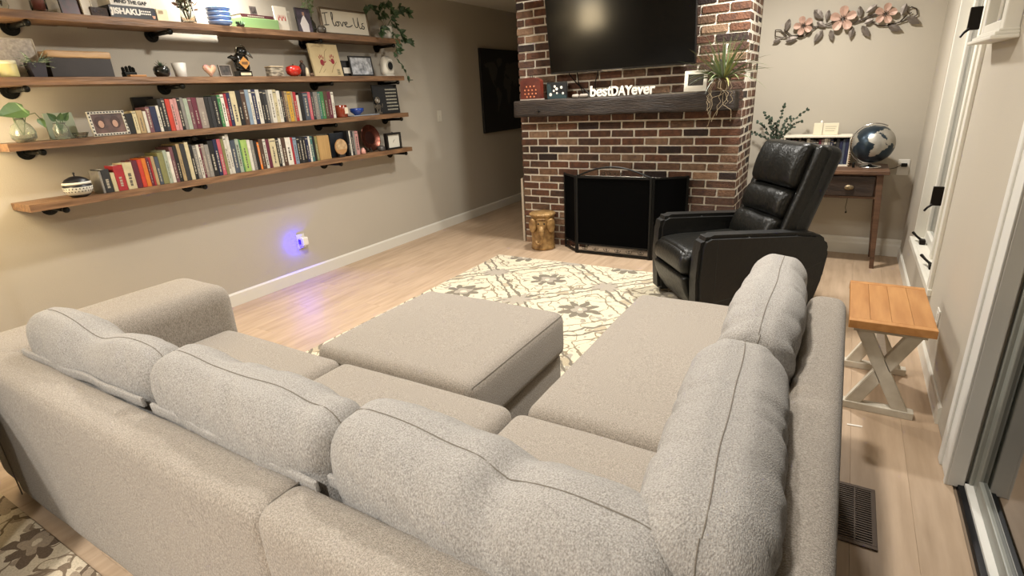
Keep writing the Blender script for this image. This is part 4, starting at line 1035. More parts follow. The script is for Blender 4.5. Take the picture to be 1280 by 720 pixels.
ROW4 = [(130.3, 133.2, 'grey', 214.5), (133.6, 143.4, 'charcoal', 212), (144, 149, 'cream', 216), (149.4, 161, 'red', 207), (161.5, 172.6, 'cream', 203.5), (172.9, 179.6, 'maroon', 201), (179.9, 185, 'scarlet', 200), (185.2, 190.4, 'orange', 198), (190.6, 194, 'maroon', 197), (194.2, 196.5, 'red', 197), (196.8, 200.6, 'tan', 195.5), (201, 205.6, 'slate', 196),
        (205.8, 212.7, 'olive', 191), (213, 217.2, 'mint', 188), (217.5, 221.3, 'white', 190), (221.5, 225.6, 'plum', 184), (225.8, 230.3, 'black', 182.5), (230.6, 234.6, 'tan', 180), (234.8, 240.5, 'charcoal', 180), (240.8, 245.3, 'cream', 178), (245.5, 249.3, 'black', 181), (249.5, 253.8, 'grey', 182), (254, 257.4, 'white', 181), (257.6, 259.6, 'maroon', 181), (259.8, 263.6, 'taupe', 180), (263.8, 268.7, 'grey', 181),
        (268.9, 275, 'black', 176), (275.2, 279.7, 'navy', 174.5), (280, 284.2, 'pink', 174), (284.5, 287.9, 'olive', 174), (288.2, 291, 'white', 170), (291.3, 295, 'white', 168), (295.2, 301.2, 'slate', 175.5), (301.6, 305.8, 'mint', 174), (306, 307.6, 'green', 174.5), (307.9, 315.3, 'lime', 175), (315.6, 319, 'white', 175), (319.2, 323, 'grey', 175.5), (323.3, 326.9, 'black', 176.5), (327.1, 329.4, 'orange', 178),
        (329.6, 334.4, 'brown', 174), (334.6, 337.8, 'white', 174), (338, 342, 'maroon', 174.5), (342.3, 349.8, 'cream', 173.5), (350, 353.7, 'black', 173), (353.9, 356.3, 'white', 173), (356.5, 361.4, 'brown', 172.5), (361.8, 368, 'white', 172), (368.2, 370.6, 'red', 172), (370.8, 375, 'blue', 172), (375.2, 378.6, 'black', 171.5), (378.8, 382.2, 'charcoal', 171.5), (382.4, 385.8, 'black', 171), (386, 389.2, 'navy', 171), (389.4, 391.5, 'white', 170.5), (391.8, 394.4, 'teal', 170.5), (394.6, 397.2, 'black', 170.5), (397.4, 400, 'olive', 171)]
ROW4B = [(437.5, 439.6, 'black', 163.5), (439.8, 441.4, 'white', 163.5), (441.6, 444.2, 'charcoal', 164), (444.4, 446.4, 'grey', 164), (446.6, 450.5, 'rose', 164)]
ORD = ['first', 'second', 'third', 'fourth', 'fifth', 'sixth', 'seventh', 'eighth', 'ninth', 'tenth', 'eleventh', 'twelfth', 'thirteenth', 'fourteenth', 'fifteenth']
XB = -3.612
def bookrow(rows, i, cnt, where, group):
    tot = {}
    for r in rows: tot[r[2]] = tot.get(r[2], 0)+1
    prev_y = None
    for a, b_, c, py in rows:
        z = SZ(i, 2.5)
        y0, y1 = yat(a, XB, z), yat(b_+.25, XB, z); z = SZ(i, (y0+y1)/2); y0, y1 = yat(a, XB, z), yat(b_+.25, XB, z)
        if prev_y is not None: y0 = max(y0, prev_y+.0003)
        y1 = max(y1, y0+.006); prev_y = y1
        h = zat(py, XB, (y0+y1)/2)-z
        cnt[c] = cnt.get(c, 0)+1
        dep = min(.19, max(.11, h*.72)) + rbk.uniform(-.012, .012)
        cw = WORD.get(c, c)
        lab = f'{ORD[cnt[c]-1]} {cw} book from the left {where}' if tot[c] > 1 else f'the only {cw} book {where}'
        book(c, y1-y0-.0006, h, min(dep, XB-XL-.004), (XB, (y0+y1)/2, z+.0006), 0, lab, group)
bookrow(ROW3, 3, {}, 'in the row on the third shelf', 'books on the third shelf')
bookrow(ROW4, 4, {}, 'in the long row on the lowest shelf', 'books on the lowest shelf')
bookrow(ROW4B, 4, {}, 'in the short row beside the copper plate on the lowest shelf', 'short row of books on the lowest shelf')
# a few books lie across or stand behind the rows
def IZ(i, y): return SZ(i, y)+.0008
def span(i, px0, px1, X):
    z = SZ(i, 2.5); y = yat((px0+px1)/2, X, z); z = IZ(i, y); return yat(px0, X, z), yat(px1, X, z), z
def slab(i, px0, px1, pytop, X, dep, name, label, cat, m, group=None, lean=0, bev=.002, part='block'):
    "box-like thing standing on shelf i, its front face at x = X"
    y0, y1, z = span(i, px0, px1, X); h = zat(pytop, X, (y0+y1)/2)-z
    o = thing(name, label, cat, (X-dep/2, (y0+y1)/2, z), 0, group)
    if lean: o.rotation_euler = (0, -lean, 0)
    if m: obj(part, B(-dep/2, dep/2, -(y1-y0)/2, (y1-y0)/2, 0, h, bev=bev), m, o)
    return o, y1-y0, h
y0, y1 = yat(172, -3.66, 1.19), yat(200, -3.66, 1.19)
ztop = max(zat(190, -3.66, (y0+y1)/2), 0)
# framed things facing the room (local +x)
def xframe(o, w_, h, bw, m, pic, d=.014, mat_=None):
    bm = NB()
    box(bm, -d/2, d/2, -w_/2, -w_/2+bw, 0, h, bev=.0012); box(bm, -d/2, d/2, w_/2-bw, w_/2, 0, h, bev=.0012)
    box(bm, -d/2, d/2, -w_/2+bw, w_/2-bw, 0, bw, bev=.0012); box(bm, -d/2, d/2, -w_/2+bw, w_/2-bw, h-bw, h, bev=.0012)
    f = obj('frame_border', bm, m, o)
    p = obj('picture', B(-d*.4, d*.15, -w_/2+bw*.9, w_/2-bw*.9, bw*.9, h-bw*.9), mat_ or pic, o)
    if mat_:
        k = bw*.9+min(w_, h)*.14; obj('photo', B(d*.15, d*.15+.0006, -w_/2+k, w_/2-k, k, h-k), pic, p)
    return f, p
def xfr(i, px0, px1, pytop, X, name, label, cat, m, pic, bw=.01, lean=.12, d=.014, mat_=None, group=None, yaw=0):
    y0, y1, z = span(i, px0, px1, X); h = zat(pytop, X, (y0+y1)/2)-z; wd = y1-y0
    o = thing(name, label, cat, (X, (y0+y1)/2, z+.001), 0, group); o.rotation_euler = (0, -lean, yaw)
    xframe(o, wd, h, bw, m, pic, d, mat_); return o, wd, h
def flatp(o, pts, m, x=.009, name='print', t=.0008):
    "flat print: polygon in the (y, z) plane of the thing"
    return obj(name, prism(pts, x, x+t, 'x'), m, o)
BK = mat('frame_black', '171614', .45); PH = lambda n, a, b_, s=18: mat('photo_'+n, a, .4, col2=b_, var=1, vscale=s)
XI = -3.655
# --- top shelf
def place(i, px, X=XI):
    z = SZ(i, 2); y = yat(px, X, z); z = IZ(i, y); return y, z
y, z = place(1, 4)
v = thing('bud_vase', 'small glass bud vase with thin stems, leftmost on the top shelf', 'vase', (XI, y, z))
obj('vase', lathe([(.02, 0), (.028, .02), (.024, .05), (.01, .08), (.012, .1)], 16), GLASSC, v, smooth=True)
for k in range(4): obj('stem', T([(0, 0, .02), (.01*(k-1), .01*(k-2), .12), (.02*(k-1), .035*(k-1.5), .2)], .0016, 5), ST, v)
y, z = place(1, 51)
v = thing('glass_bottle', 'clear glass bottle with pink contents on the left of the top shelf', 'bottle', (XI, y, z))
obj('bottle', lathe([(.03, 0), (.036, .02), (.034, .09), (.018, .13), (.014, .17), (.018, .18), (.015, .181), (.010, .13), (.03, .09), (.03, .01), (0, .008)], 24), GLASSC, v, smooth=True)
obj('liquid', lathe([(0, .01), (.028, .012), (.028, .08), (0, .081)], 16), mat('pink_liquid', 'a8524c', .3, trans=.4), v, smooth=True)
xfr(1, 78, 104, -22, XI, 'framed_photo', 'dark red-and-black picture leaning on the top shelf, left of the white one', 'picture', mat('frame_darkred', '2a1817', .4), PH('red', '5d1f26', '241a1c'), .006, .1)
xfr(1, 105, 119, -22, XI+.012, 'white_card', 'tall white card standing on the top shelf beside the dark red picture', 'card', mat('card_white', 'dcd6c9', .7), mat('card_white', 'dcd6c9', .7), .004, .1)
o, a, b_ = slab(1, 115, 137, 9, XI+.02, .05, 'wood_block', 'dark carved wooden block left of the game boxes on the top shelf', 'block', mat('dark_carved', '453329', .6, col2='251c17', var=1, vscale=40, bump=.5, bscale=70), bev=.004)
TXB = mat('print_black', '121212', .6); TXW = mat('print_white', 'ece8de', .6)
o, wd, h = slab(1, 139, 197, 8, XI+.03, .14, 'game_box', 'black game box with white lettering, lower of the two stacked boxes', 'game box', mat('box_black', '17161a', .4), 'game boxes on the top shelf')
textmesh('JISHAKU', h*.62, .0008, TXW, o, (.0708, -wd*.15, h*.54), (pi/2, 0, pi/2), bold=.002, sx=1.02)
textmesh('magnetic game', h*.2, .0008, TXW, o, (.0708, wd*.27, h*.66), (pi/2, 0, pi/2), name='small_print') if False else None
bm = NB()
for k in range(2):
    for j in range(5): box(bm, .0701, .0708, wd*(.17+.045*j), wd*(.203+.045*j), h*(.62-.2*k), h*(.73-.2*k))
obj('small_print', bm, TXW, o)
bm = NB(); lathe([(.007, 0), (0, .0006)], 12, bm, M=Matrix.Translation((.0705, -wd*.45, h*.72)) @ Matrix.Rotation(pi/2, 4, 'Y')); lathe([(.007, 0), (0, .0006)], 12, bm, M=Matrix.Translation((.0705, -wd*.45, h*.38)) @ Matrix.Rotation(pi/2, 4, 'Y')); obj('dot', bm, TXW, o)
flatp(o, [(wd*.40, h*.38), (wd*.48, h*.38), (wd*.46, h*.15), (wd*.42, h*.15)], mat('print_peach', 'cf9a80', .6), .0702)
zb = o.location.z+h
y0, y1 = yat(138, XI+.02, zb), yat(189, XI+.02, zb); h2 = zat(-9, XI+.02, (y0+y1)/2)-zb
o2 = thing('game_box', 'white game box with black lettering, on top of the black game box', 'game box', (XI-.05, (y0+y1)/2, zb+.0005), 0, 'game boxes on the top shelf'); wd = y1-y0
obj('block', B(-.07, .07, -wd/2, wd/2, 0, h2, bev=.002), mat('box_white2', 'e2ded4', .5), o2)
textmesh('MIND THE GAP', h2*.36, .0008, TXB, o2, (.0708, 0, h2*.30), (pi/2, 0, pi/2), bold=.001, sx=1.0)
o, wd, h = slab(1, 198, 212, 11, XI+.02, .04, 'keepsake_box', 'little cream keepsake box right of the game boxes', 'box', CREAM)
flatp(o, [(-wd*.3, h*.62), (wd*.1, h*.62), (wd*.1, h*.85), (-wd*.3, h*.85)], mat('print_tan', '9a8466', .6), .0202)
def leafheart(bm, base, d, L_, w_, up):
    d = d.normalized(); s = d.cross(up); s = s.normalized() if s.length > .05 else d.orthogonal().normalized(); n_ = s.cross(d)
    pr = [(-.08, .45), (.05, .85), (.25, 1), (.5, .8), (.78, .38)]
    c = [bm.verts.new(base+n_*(.0))] + [bm.verts.new(base+d*L_*t+n_*(-.10*w_)) for t, q in pr[1:]] + [bm.verts.new(base+d*L_)]
    l = [bm.verts.new(base+d*L_*t+s*w_*.5*q) for t, q in pr]; r = [bm.verts.new(base+d*L_*t-s*w_*.5*q) for t, q in pr]
    for sd2 in (l, r):
        for k in range(4): bm.faces.new((c[k], sd2[k], sd2[k+1], c[k+1]))
        bm.faces.new((c[4], sd2[4], c[5]))
# tall vase with greens
y, z = place(1, 237)
v = thing('glass_vase', 'clear glass vase packed with dried greens on the top shelf', 'vase', (XI, y, z))
obj('vase', lathe([(.04, 0), (.045, .01), (.04, .06), (.036, .1), (.045, .15), (.042, .15), (.033, .1), (.037, .06), (.04, .012), (0, .012)], 24), GLASSC, v, smooth=True)
rv = random.Random(2)
for k in range(22):
    a = rv.uniform(0, 2*pi); bm = NB(); top = Vector((cos(a)*.04, sin(a)*.055, rv.uniform(.10, .24)))
    tube(bm, [(cos(a)*.01, sin(a)*.01, .02), top*.6+Vector((0, 0, .03)), top], .0018, 5)
    for q in range(5): leaf2(bm, top*(.6+.1*q), Vector((rv.uniform(-1, 1), rv.uniform(-1, 1), rv.uniform(0, 1))), .035, .012)
    obj('stem', bm, [mat('dried_green', '55593c', .7, objvar=.3), mat('dried_brown', '6b4a34', .7, objvar=.2)][k % 3 == 0], v)
# blue bowls
y, z = place(1, 276.5); BB = mat('blue_glaze', '7d9bd0', .25, coat=.4)
yl, yr = yat(263, XI+.05, z), yat(290, XI+.05, z); rB = (yr-yl)/2
for k in range(4):
    b_ = obj('bowl', lathe([(rB*.55, 0), (rB*.62, .004), (rB*.9, .012), (rB, .026), (rB*1.0, .031), (rB*.93, .030), (rB*.85, .016), (rB*.5, .01), (0, .009)], 32), BB, loc=(XI, y, z+k*.0265), smooth=True)
    tag(b_, ['bottom', 'second lowest', 'third lowest', 'topmost'][k]+' pale blue bowl of the stack on the top shelf', 'bowl', 'stack of blue bowls')
# succulent clump, green box, book, photo
y, z = place(1, 296)
v = thing('succulent', 'low dark green succulent clump left of the green box, top shelf', 'plant', (XI+.045, y, z))
obj('dish', lathe([(.02, 0), (.028, .012), (.024, .012), (0, .01)], 14), mat('dish_dark', '39352c', .6), v)
for k in range(22):
    a = rv.uniform(0, 2*pi); bm = NB(); leaf2(bm, Vector((cos(a)*.005, sin(a)*.005, .01)), Vector((cos(a), sin(a), rv.uniform(.2, 1.6))), rv.uniform(.025, .04), .012); obj('leaf', bm, mat('succulent_dark', '41563c', .6, objvar=.2), v)
o, wd, h = slab(1, 303, 350, 23, XI+.035, .11, 'green_box', 'flat lime green box lying on the top shelf under a maroon book', 'box', mat('box_green', '7d9e66', .5), bev=.003)
zb = o.location.z+h+.0005; gy = o.location.y
bk_ = thing('book', 'maroon-spined book lying flat on the green box', 'book', (XI-.03, gy-.008, zb)); wd2 = wd*.86
obj('cover', (lambda bm: (box(bm, -.07, .055, -wd2/2, wd2/2, 0, .0015), box(bm, -.07, .055, -wd2/2, wd2/2, .020, .0215), box(bm, .053, .055, -wd2/2, wd2/2, .0015, .020)) and bm)(NB()), mat('cover_maroon_flat', '4d2228', .5), bk_)
obj('page_block', B(-.068, .053, -wd2/2+.003, wd2/2-.003, .0016, .0199), PAPER, bk_)
obj('spine_print', (lambda bm: [box(bm, .055, .0555, -wd2*.3+k*.011, -wd2*.3+k*.011+.008, .007, .014) for k in range(12)] and bm)(NB()), mat('spine_print_pale', 'a39b8a', .5), bk_)
yp = yat(319, XI-.02, zb+.03)
o = thing('photo_card', 'tiny dark photo card standing on the maroon book', 'photo', (XI-.03, yp, zb+.022)); o.rotation_euler = (0, -.12, 0)
obj('card', B(-.002, .002, -.026, .026, 0, .062), PH('tiny', '5e5550', '12100f', 60), o)
# canvas card with red print and one behind
o, wd, h = slab(1, 347, 363, 8, XI+.03, .012, 'small_canvas', 'small pale canvas with red print, upright near the middle of the top shelf', 'canvas', mat('canvas_pale', 'c9c2b2', .7), lean=.05)
for k in range(5): flatp(o, [(-wd*.3+k*wd*.13, h*(.42+.1*(k % 2))), (-wd*.2+k*wd*.13, h*(.42+.1*(k % 2))), (-wd*.22+k*wd*.13, h*.66)], mat('print_red', 'a33a36', .7), .0062)
o, wd, h = slab(1, 362, 366, 14, XI, .08, 'thin_book', 'thin pale book standing edge-on behind the small canvas', 'book', mat('cover_white', BKC['white'], .5))
o, wd, h = xfr(1, 374, 392, 10, XI+.015, 'photo_print', 'unframed photograph of a person in white leaning on the top shelf', 'photo', mat('photo_edge', '1c191b', .5), PH('wedding', '55485a', '1c181c', 26), .003, .1)
flatp(o, [(-wd*.2, 0.0), (wd*.25, 0.0), (wd*.28, h*.35), (wd*.12, h*.62), (wd*.05, h*.72), (-wd*.1, h*.6), (-wd*.3, h*.35)], mat('photo_white_dress', 'd8d2cf', .5), .0022)
flatp(o, [(-wd*.03, h*.7), (wd*.1, h*.7), (wd*.1, h*.84), (-wd*.03, h*.84)], mat('photo_skin', 'a8836e', .5), .0032)
# vase with twig and face mug
y, z = place(1, 393)
v = thing('twig_vase', 'dark glass vase with tall leafy twigs left of the lettered sign', 'vase', (XI-.02, y, z))
obj('vase', lathe([(.03, 0), (.036, .03), (.034, .07), (.015, .1), (.016, .115), (.011, .115), (.01, .1), (.03, .07), (0, .01)], 20), mat('dark_glass', '39392f', .1, trans=.5), v, smooth=True)
for k in range(5):
    a = k*1.3; bm = NB(); pts = [Vector((0, 0, .03)), Vector((cos(a)*.015, sin(a)*.015, .14)), Vector((cos(a)*.045, sin(a)*.05, .24))]; tube(bm, pts, .002, 5)
    for q in range(8): leaf2(bm, pts[1].lerp(pts[2], q/8), Vector((rv.uniform(-1, 1), rv.uniform(-1, 1), rv.uniform(-.2, 1))), .032, .014)
    obj('twig', bm, mat('twig_green', '5d6a45', .7, objvar=.2), v)
y, z = place(1, 399)
v = thing('metallic_bowl', 'small dark glazed pot with a glossy rim against the sign', 'pot', (XI+.035, y, z))
obj('pot', lathe([(.022, 0), (.034, .015), (.036, .035), (.026, .055), (.022, .055), (.03, .03), (0, .01)], 20), mat('dark_glaze', '3f3a33', .15, coat=1), v, smooth=True)
# lettered sign
y0, y1, z = span(1, 404, 463, XI+.01); wd = y1-y0; h = zat(12, XI+.01, (y0+y1)/2)-z
o = thing('lettered_sign', 'wood-framed white sign with black script lettering on the top shelf', 'sign', (XI+.01, (y0+y1)/2, z+.001)); o.rotation_euler = (0, -.10, 0)
xframe(o, wd, h, .013, mat('sign_frame_wood', '6a5a45', .6, col2='4a3d2e', var=1, vscale=12), mat('sign_board_white', 'ddd6c4', .7), .026)
def script(strokes, x=.0048, r=.0034):
    bm = NB()
    for s_ in strokes:
        # Catmull-Rom through the points; (px, py) read off the sign, px right, py down
        P = [Vector((x, (a-183)/(523-183)*(wd-.03)-(wd-.03)/2, (h-.014)-(b_-85)/(262-85)*(h-.028))) for a, b_ in s_]
        out = []
        for k in range(len(P)-1):
            p0, p1, p2, p3 = P[max(k-1, 0)], P[k], P[k+1], P[min(k+2, len(P)-1)]
            for t in (0, .25, .5, .75): out.append(.5*((2*p1)+(-p0+p2)*t+(2*p0-5*p1+4*p2-p3)*t*t+(-p0+3*p1-3*p2+p3)*t**3))
        out.append(P[-1]); tube(bm, out, r, 5)
    return bm
obj('script_lettering', script([
    [(192, 117), (212, 112), (232, 108)], [(211, 113), (208, 160), (207, 205)], [(192, 206), (208, 205), (226, 201)],
    [(256, 165), (262, 140), (264, 108), (256, 106), (254, 150), (259, 195), (268, 207), (280, 190)],
    [(290, 172), (278, 180), (278, 200), (290, 206), (300, 192), (292, 173), (308, 172)],
    [(312, 172), (322, 205), (334, 172), (346, 176)],
    [(346, 188), (362, 180), (362, 168), (350, 172), (346, 192), (360, 206), (382, 202), (402, 188)],
    [(417, 128), (420, 180), (430, 205), (445, 190), (452, 130), (452, 125)], [(452, 150), (455, 195), (464, 212), (478, 190)],
    [(492, 164), (480, 170), (482, 184), (496, 196), (488, 212), (474, 206)]]), TXB, o)
# white pot with pothos
y, z = place(1, 484)
v = thing('pothos_pot', 'trailing green pothos in a white pot at the right end of the top shelf', 'plant', (XI+.005, y, z))
obj('pot', lathe([(.038, 0), (.046, .01), (.052, .09), (.054, .10), (.048, .10), (.046, .085), (0, .08)], 24), mat('pot_white', 'cfcbc0', .4), v, smooth=True)
PL = mat('pothos_leaf', '3c5233', .45, objvar=.3); rp2 = random.Random(21)
def LWp(px, py, X=XI): q = on(px, py, 'x', X); return q-Vector((XI+.005, y, z))
vines = [[(480, 28), (470, 15), (462, 8), (455, 12)], [(484, 26), (480, 8), (486, 2)], [(486, 26), (496, 14), (506, 12), (510, 18)], [(488, 28), (494, 30), (500, 40), (505, 50), (512, 53)], [(486, 30), (478, 34), (474, 42)],
         [(490, 30), (494, 45), (496, 60), (492, 70)], [(492, 30), (500, 50), (497, 62), (496, 74), (503, 82), (509, 95), (511, 103)], [(483, 24), (474, 10), (476, 4)], [(487, 24), (492, 18), (488, 12)], [(482, 28), (484, 38), (486, 46)], [(486, 22), (498, 8), (500, 14)]]
for k, vn in enumerate(vines):
    pts = [LWp(a, b_, XI+(.02+.06*(k % 3) if j else 0)) for j, (a, b_) in enumerate(vn)]
    if pts: pts[0] = Vector((0, 0, .09))
    fine = [pts[i].lerp(pts[i+1], t) for i in range(len(pts)-1) for t in (0, .33, .66)]+[pts[-1]]
    s = obj('vine', T(fine, .002, 5), mat('vine_green', '4a5a35', .6), v)
    for q in fine[2:]:
        for _ in range(3 if k < 5 or k > 6 else 1):
            bm = NB(); L_ = rp2.uniform(.036, .062)
            leafheart(bm, q+Vector((.008, 0, 0)), Vector((rp2.uniform(.1, .7), rp2.uniform(-1, 1), rp2.uniform(-1, .5))), L_, L_*.75, Vector((1, 0, .3))); obj('leaf', bm, PL, s)

# --- second shelf
o, wd, h = xfr(2, -8, 57, 47, XI-.04, 'art_print', 'pale canvas with a grey leafy pattern at the left end of the second shelf', 'picture', mat('canvas_edge', 'b9b1a3', .7), PH('floral', 'b3a99a', '877e74', 60), .004, .08)
y, z = place(2, 12)
v = thing('jar_candle', 'pale yellow candle jar in front of the leafy print', 'candle', (XI+.02, y, z))
obj('jar', lathe([(.034, 0), (.037, .005), (.037, .06), (.033, .064), (0, .06)], 24), mat('candle_yellow', 'd8cd8e', .4, trans=.1), v, smooth=True)
obj('lid', lathe([(.038, .06), (.038, .078), (0, .08)], 24), mat('lid_pale', 'cfc9a8', .4), v, smooth=True)
y, z = place(2, 46)
v = thing('zebra_succulent', 'white-striped succulent in a square black pot on the second shelf', 'plant', (XI+.025, y, z))
obj('pot', prism([(-.028, 0), (.028, 0), (.036, .068), (-.036, .068)], -.032, .032, 'x'), mat('pot_purple_black', '27232c', .5), v)
SM = mat('succulent_striped', '54684f', .5, col2='b9c4ad', var=1, vscale=70, stretch=(1, 1, 4), contrast=3)
for k in range(30):
    a = rv.uniform(0, 2*pi); el_ = rv.uniform(-.5, 1.3); bm = NB()
    blade(bm, (cos(a)*.01, sin(a)*.01, .06), (cos(a)*cos(el_)+.2, sin(a)*cos(el_)+.15, sin(el_)), rv.uniform(.05, .095), .016, .9 if k % 2 else .2, 6); obj('leaf', bm, SM, v)
# wooden-lidded chest
o, wd, h = slab(2, 66, 146, 72, XI+.035, .15, 'lidded_chest', 'dark chest with a pale wooden lid on the second shelf', 'chest', None)
obj('body', B(-.07, .07, -wd/2+.004, wd/2-.004, 0, h, bev=.003), mat('chest_dark', '2b2523', .5, var=.2, vscale=20), o)
obj('lid', xform(rbox(.078, wd/2, .018, .01, (4, 16, 2), lambda p, u: p+Vector((0, 0, .004*noise.noise(p*12)))), Matrix.Translation((0, 0, h+.015))), mat('lid_wood', 'c0a07a', .5, col2='a5835c', var=1, vscale=9, stretch=(6, 1, 6)), o, smooth=True)
obj('lid_step', B(-.075, -.02, wd*-.12, wd*.30, h+.03, h+.042, bev=.003), mat('lid_wood', 'c0a07a', .5, col2='a5835c', var=1, vscale=9, stretch=(6, 1, 6)), o)
# little black train figures on a plank
y0, y1, z = span(2, 153, 181, XI+.03)
o = thing('display_plank', 'thin pale wood offcut lying at the front of the second shelf', 'wood piece', (XI+.035, yat(171, XI+.03, z), z)); obj('plank_piece', B(-.02, .02, -.045, .045, 0, .011, bev=.002), PINE, o)
y, z = place(2, 163, XI-.02)
v = thing('black_figurine', 'small black spiky figurine behind the pale wood offcut', 'figurine', (XI-.02, y, z))
bm = NB(); box(bm, -.02, .02, -.035, .035, 0, .03, bev=.006)
for k, (a, hh_) in enumerate(((-.028, .05), (-.008, .055), (.012, .058), (.028, .05))): tube(bm, [(0, a, .02), (.002, a-.002, hh_), (.0, a-.004, hh_+.006)], [.009, .009, .005], 8)
obj('body', bm, BLACK, v)
y, z = place(2, 204)
v = thing('succulent_pot', 'black round pot with a small spiky succulent on the second shelf', 'plant', (XI+.0, y, z))
obj('pot', lathe([(.03, 0), (.043, .02), (.045, .045), (.036, .062), (.032, .062), (0, .05)], 24), mat('pot_black_gloss', '161816', .2, coat=.6), v, smooth=True)
for k in range(24):
    a = rv.uniform(0, 2*pi); el_ = rv.uniform(.3, 1.5); bm = NB(); blade(bm, (0, 0, .055), (cos(a)*cos(el_), sin(a)*cos(el_), sin(el_)), rv.uniform(.03, .05), .008, .3, 4); obj('leaf', bm, mat('succulent_dark', '41563c', .6, objvar=.2), v)
y, z = place(2, 227)
v = thing('votive_cup', 'plain white votive cup on the second shelf', 'cup', (XI, y, z)); obj('cup', lathe([(.026, 0), (.028, .003), (.036, .078), (.033, .078), (.026, .008), (0, .007)], 24), mat('frosted_white', 'c9c6be', .5), v, smooth=True); v.scale = (1.1, 1.15, 1.05)
y, z = place(2, 262)
v = thing('heart_stone', 'small cream and pink painted heart on the second shelf', 'heart ornament', (XI+.02, y, z+.001)); v.scale = (1.2, 1.25, 1.25)
hp = [(.016*sin(t)**3*2.2, .04+(.013*cos(t)*2.1-.005*cos(2*t)*2.1-.002*cos(3*t)*2.1-.001*cos(4*t))) for t in [2*pi*k/28 for k in range(28)]]
mz = min(q[1] for q in hp); hp = [(a, b_-mz) for a, b_ in hp]
obj('heart', prism(hp, -.009, .009, 'x', bev=.004), mat('heart_cream', 'd9c993', .4, col2='d3868a', var=1, vscale=22), v, smooth=True)
xfr(2, 276, 291, 81, XI+.02, 'framed_photo', 'small grey photo frame between the heart and the black sculpture', 'photo frame', mat('frame_grey', '8b8378', .5), PH('dark1', '5a5048', '1b1816', 40), .006, .15)
# black animal-like sculpture with an orange diamond sign
y, z = place(2, 305)
v = thing('black_sculpture', 'black glossy beaked sculpture with an orange diamond sign on the second shelf', 'sculpture', (XI, y, z)); v.scale = (1.05, 1.1, 1.05)
GB = mat('gloss_black', '10110f', .18, coat=.5)
obj('plinth', B(-.03, .03, -.045, .045, 0, .035, bev=.003), GB, v)
obj('body', xform(rbox(.03, .045, .055, .028, (6, 8, 8), lambda p, u: p*(1+.18*noise.noise(p*22))), Matrix.Translation((0, 0, .085))), GB, v, smooth=True)
obj('head', xform(rbox(.028, .034, .028, .026, (6, 6, 6), lambda p, u: p*(1+.15*noise.noise(p*30))), Matrix.Translation((.0, .012, .155))), GB, v, smooth=True)
obj('beak', tube(NB(), [(.0, .03, .155), (.004, .06, .14), (.006, .085, .115)], [.018, .012, .002], 8), mat('beak_silver', '9aa0a0', .2, metal=.8), v, smooth=True)
obj('wing', tube(NB(), [(0, -.03, .10), (0, -.06, .12), (0, -.085, .115)], [.02, .014, .004], 8), GB, v, smooth=True)
obj('arc', T([(.01, -.03, .14), (.01, -.02, .18), (.01, .01, .195), (.01, .04, .18)], .004, 6), mat('arc_bronze', '6a6250', .3, metal=.8), v, smooth=True)
flatp(v, [(0, .045), (.038, .083), (0, .121), (-.038, .083)], mat('sign_orange', 'bb8440', .5), .034, 'diamond_sign', .004)
flatp(v, [(-.02, .074), (.02, .074), (.02, .09), (-.02, .09)], mat('sign_brown', '6d4c28', .6), .0385, 'diamond_print', .0005)
obj('name_plate', B(.0302, .0312, -.036, .036, .008, .024), CREAM, v)
# birch candle holder
y, z = place(2, 343.5)
v = thing('birch_box', 'birch-bark covered candle holder on the second shelf', 'candle holder', (XI+.01, y, z))
obj('bark', B(-.035, .035, -.052, .052, 0, .062, bev=.006), mat('birch_bark', 'b5ab97', .8, col2='4f463b', var=1, vscale=22, stretch=(1, 1, 3), contrast=1.6), v)
obj('rim', B(-.038, .038, -.055, .055, .062, .07, bev=.003), mat('bark_rim', 'b9a88c', .7), v)
y, z = place(2, 366)
v = thing('red_apple', 'glossy red ceramic apple on the second shelf', 'ornament', (XI+.02, y, z)); v.scale = (1.4, 1.4, 1.4)
obj('apple', lathe([(.0, .004), (.016, 0), (.034, .012), (.041, .03), (.036, .048), (.02, .054), (.006, .05), (0, .047)], 28), mat('apple_red', 'b3271d', .25, coat=.5), v, smooth=True)
obj('stem', T([(0, 0, .046), (.002, .002, .062)], .003, 6), ST, v)
y, z = place(2, 381)
v = thing('couple_figurine', 'slim dark and cream figurine right of the red apple', 'figurine', (XI+.01, y, z)); v.scale = (1.1, 1.1, 1.1)
obj('robe', lathe([(.016, 0), (.012, .03), (.010, .05), (.004, .058), (0, .06)], 14), CREAM, v, smooth=True, loc=(.012, .01, 0))
obj('coat', lathe([(.02, 0), (.018, .04), (.02, .07), (.012, .085), (0, .088)], 14), mat('coat_dark', '2b2120', .6), v, smooth=True, loc=(-.008, -.008, 0)); obj('head', lathe([(0, .082), (.011, .092), (.011, .102), (0, .11)], 12), mat('head_brown', '5e4436', .6), v, smooth=True, loc=(-.008, -.008, 0)); obj('pebble', rbox(.014, .016, .012, .011, (3, 3, 3)), mat('pebble_brown', '6b5442', .6), v, loc=(.012, .045, .012), smooth=True)
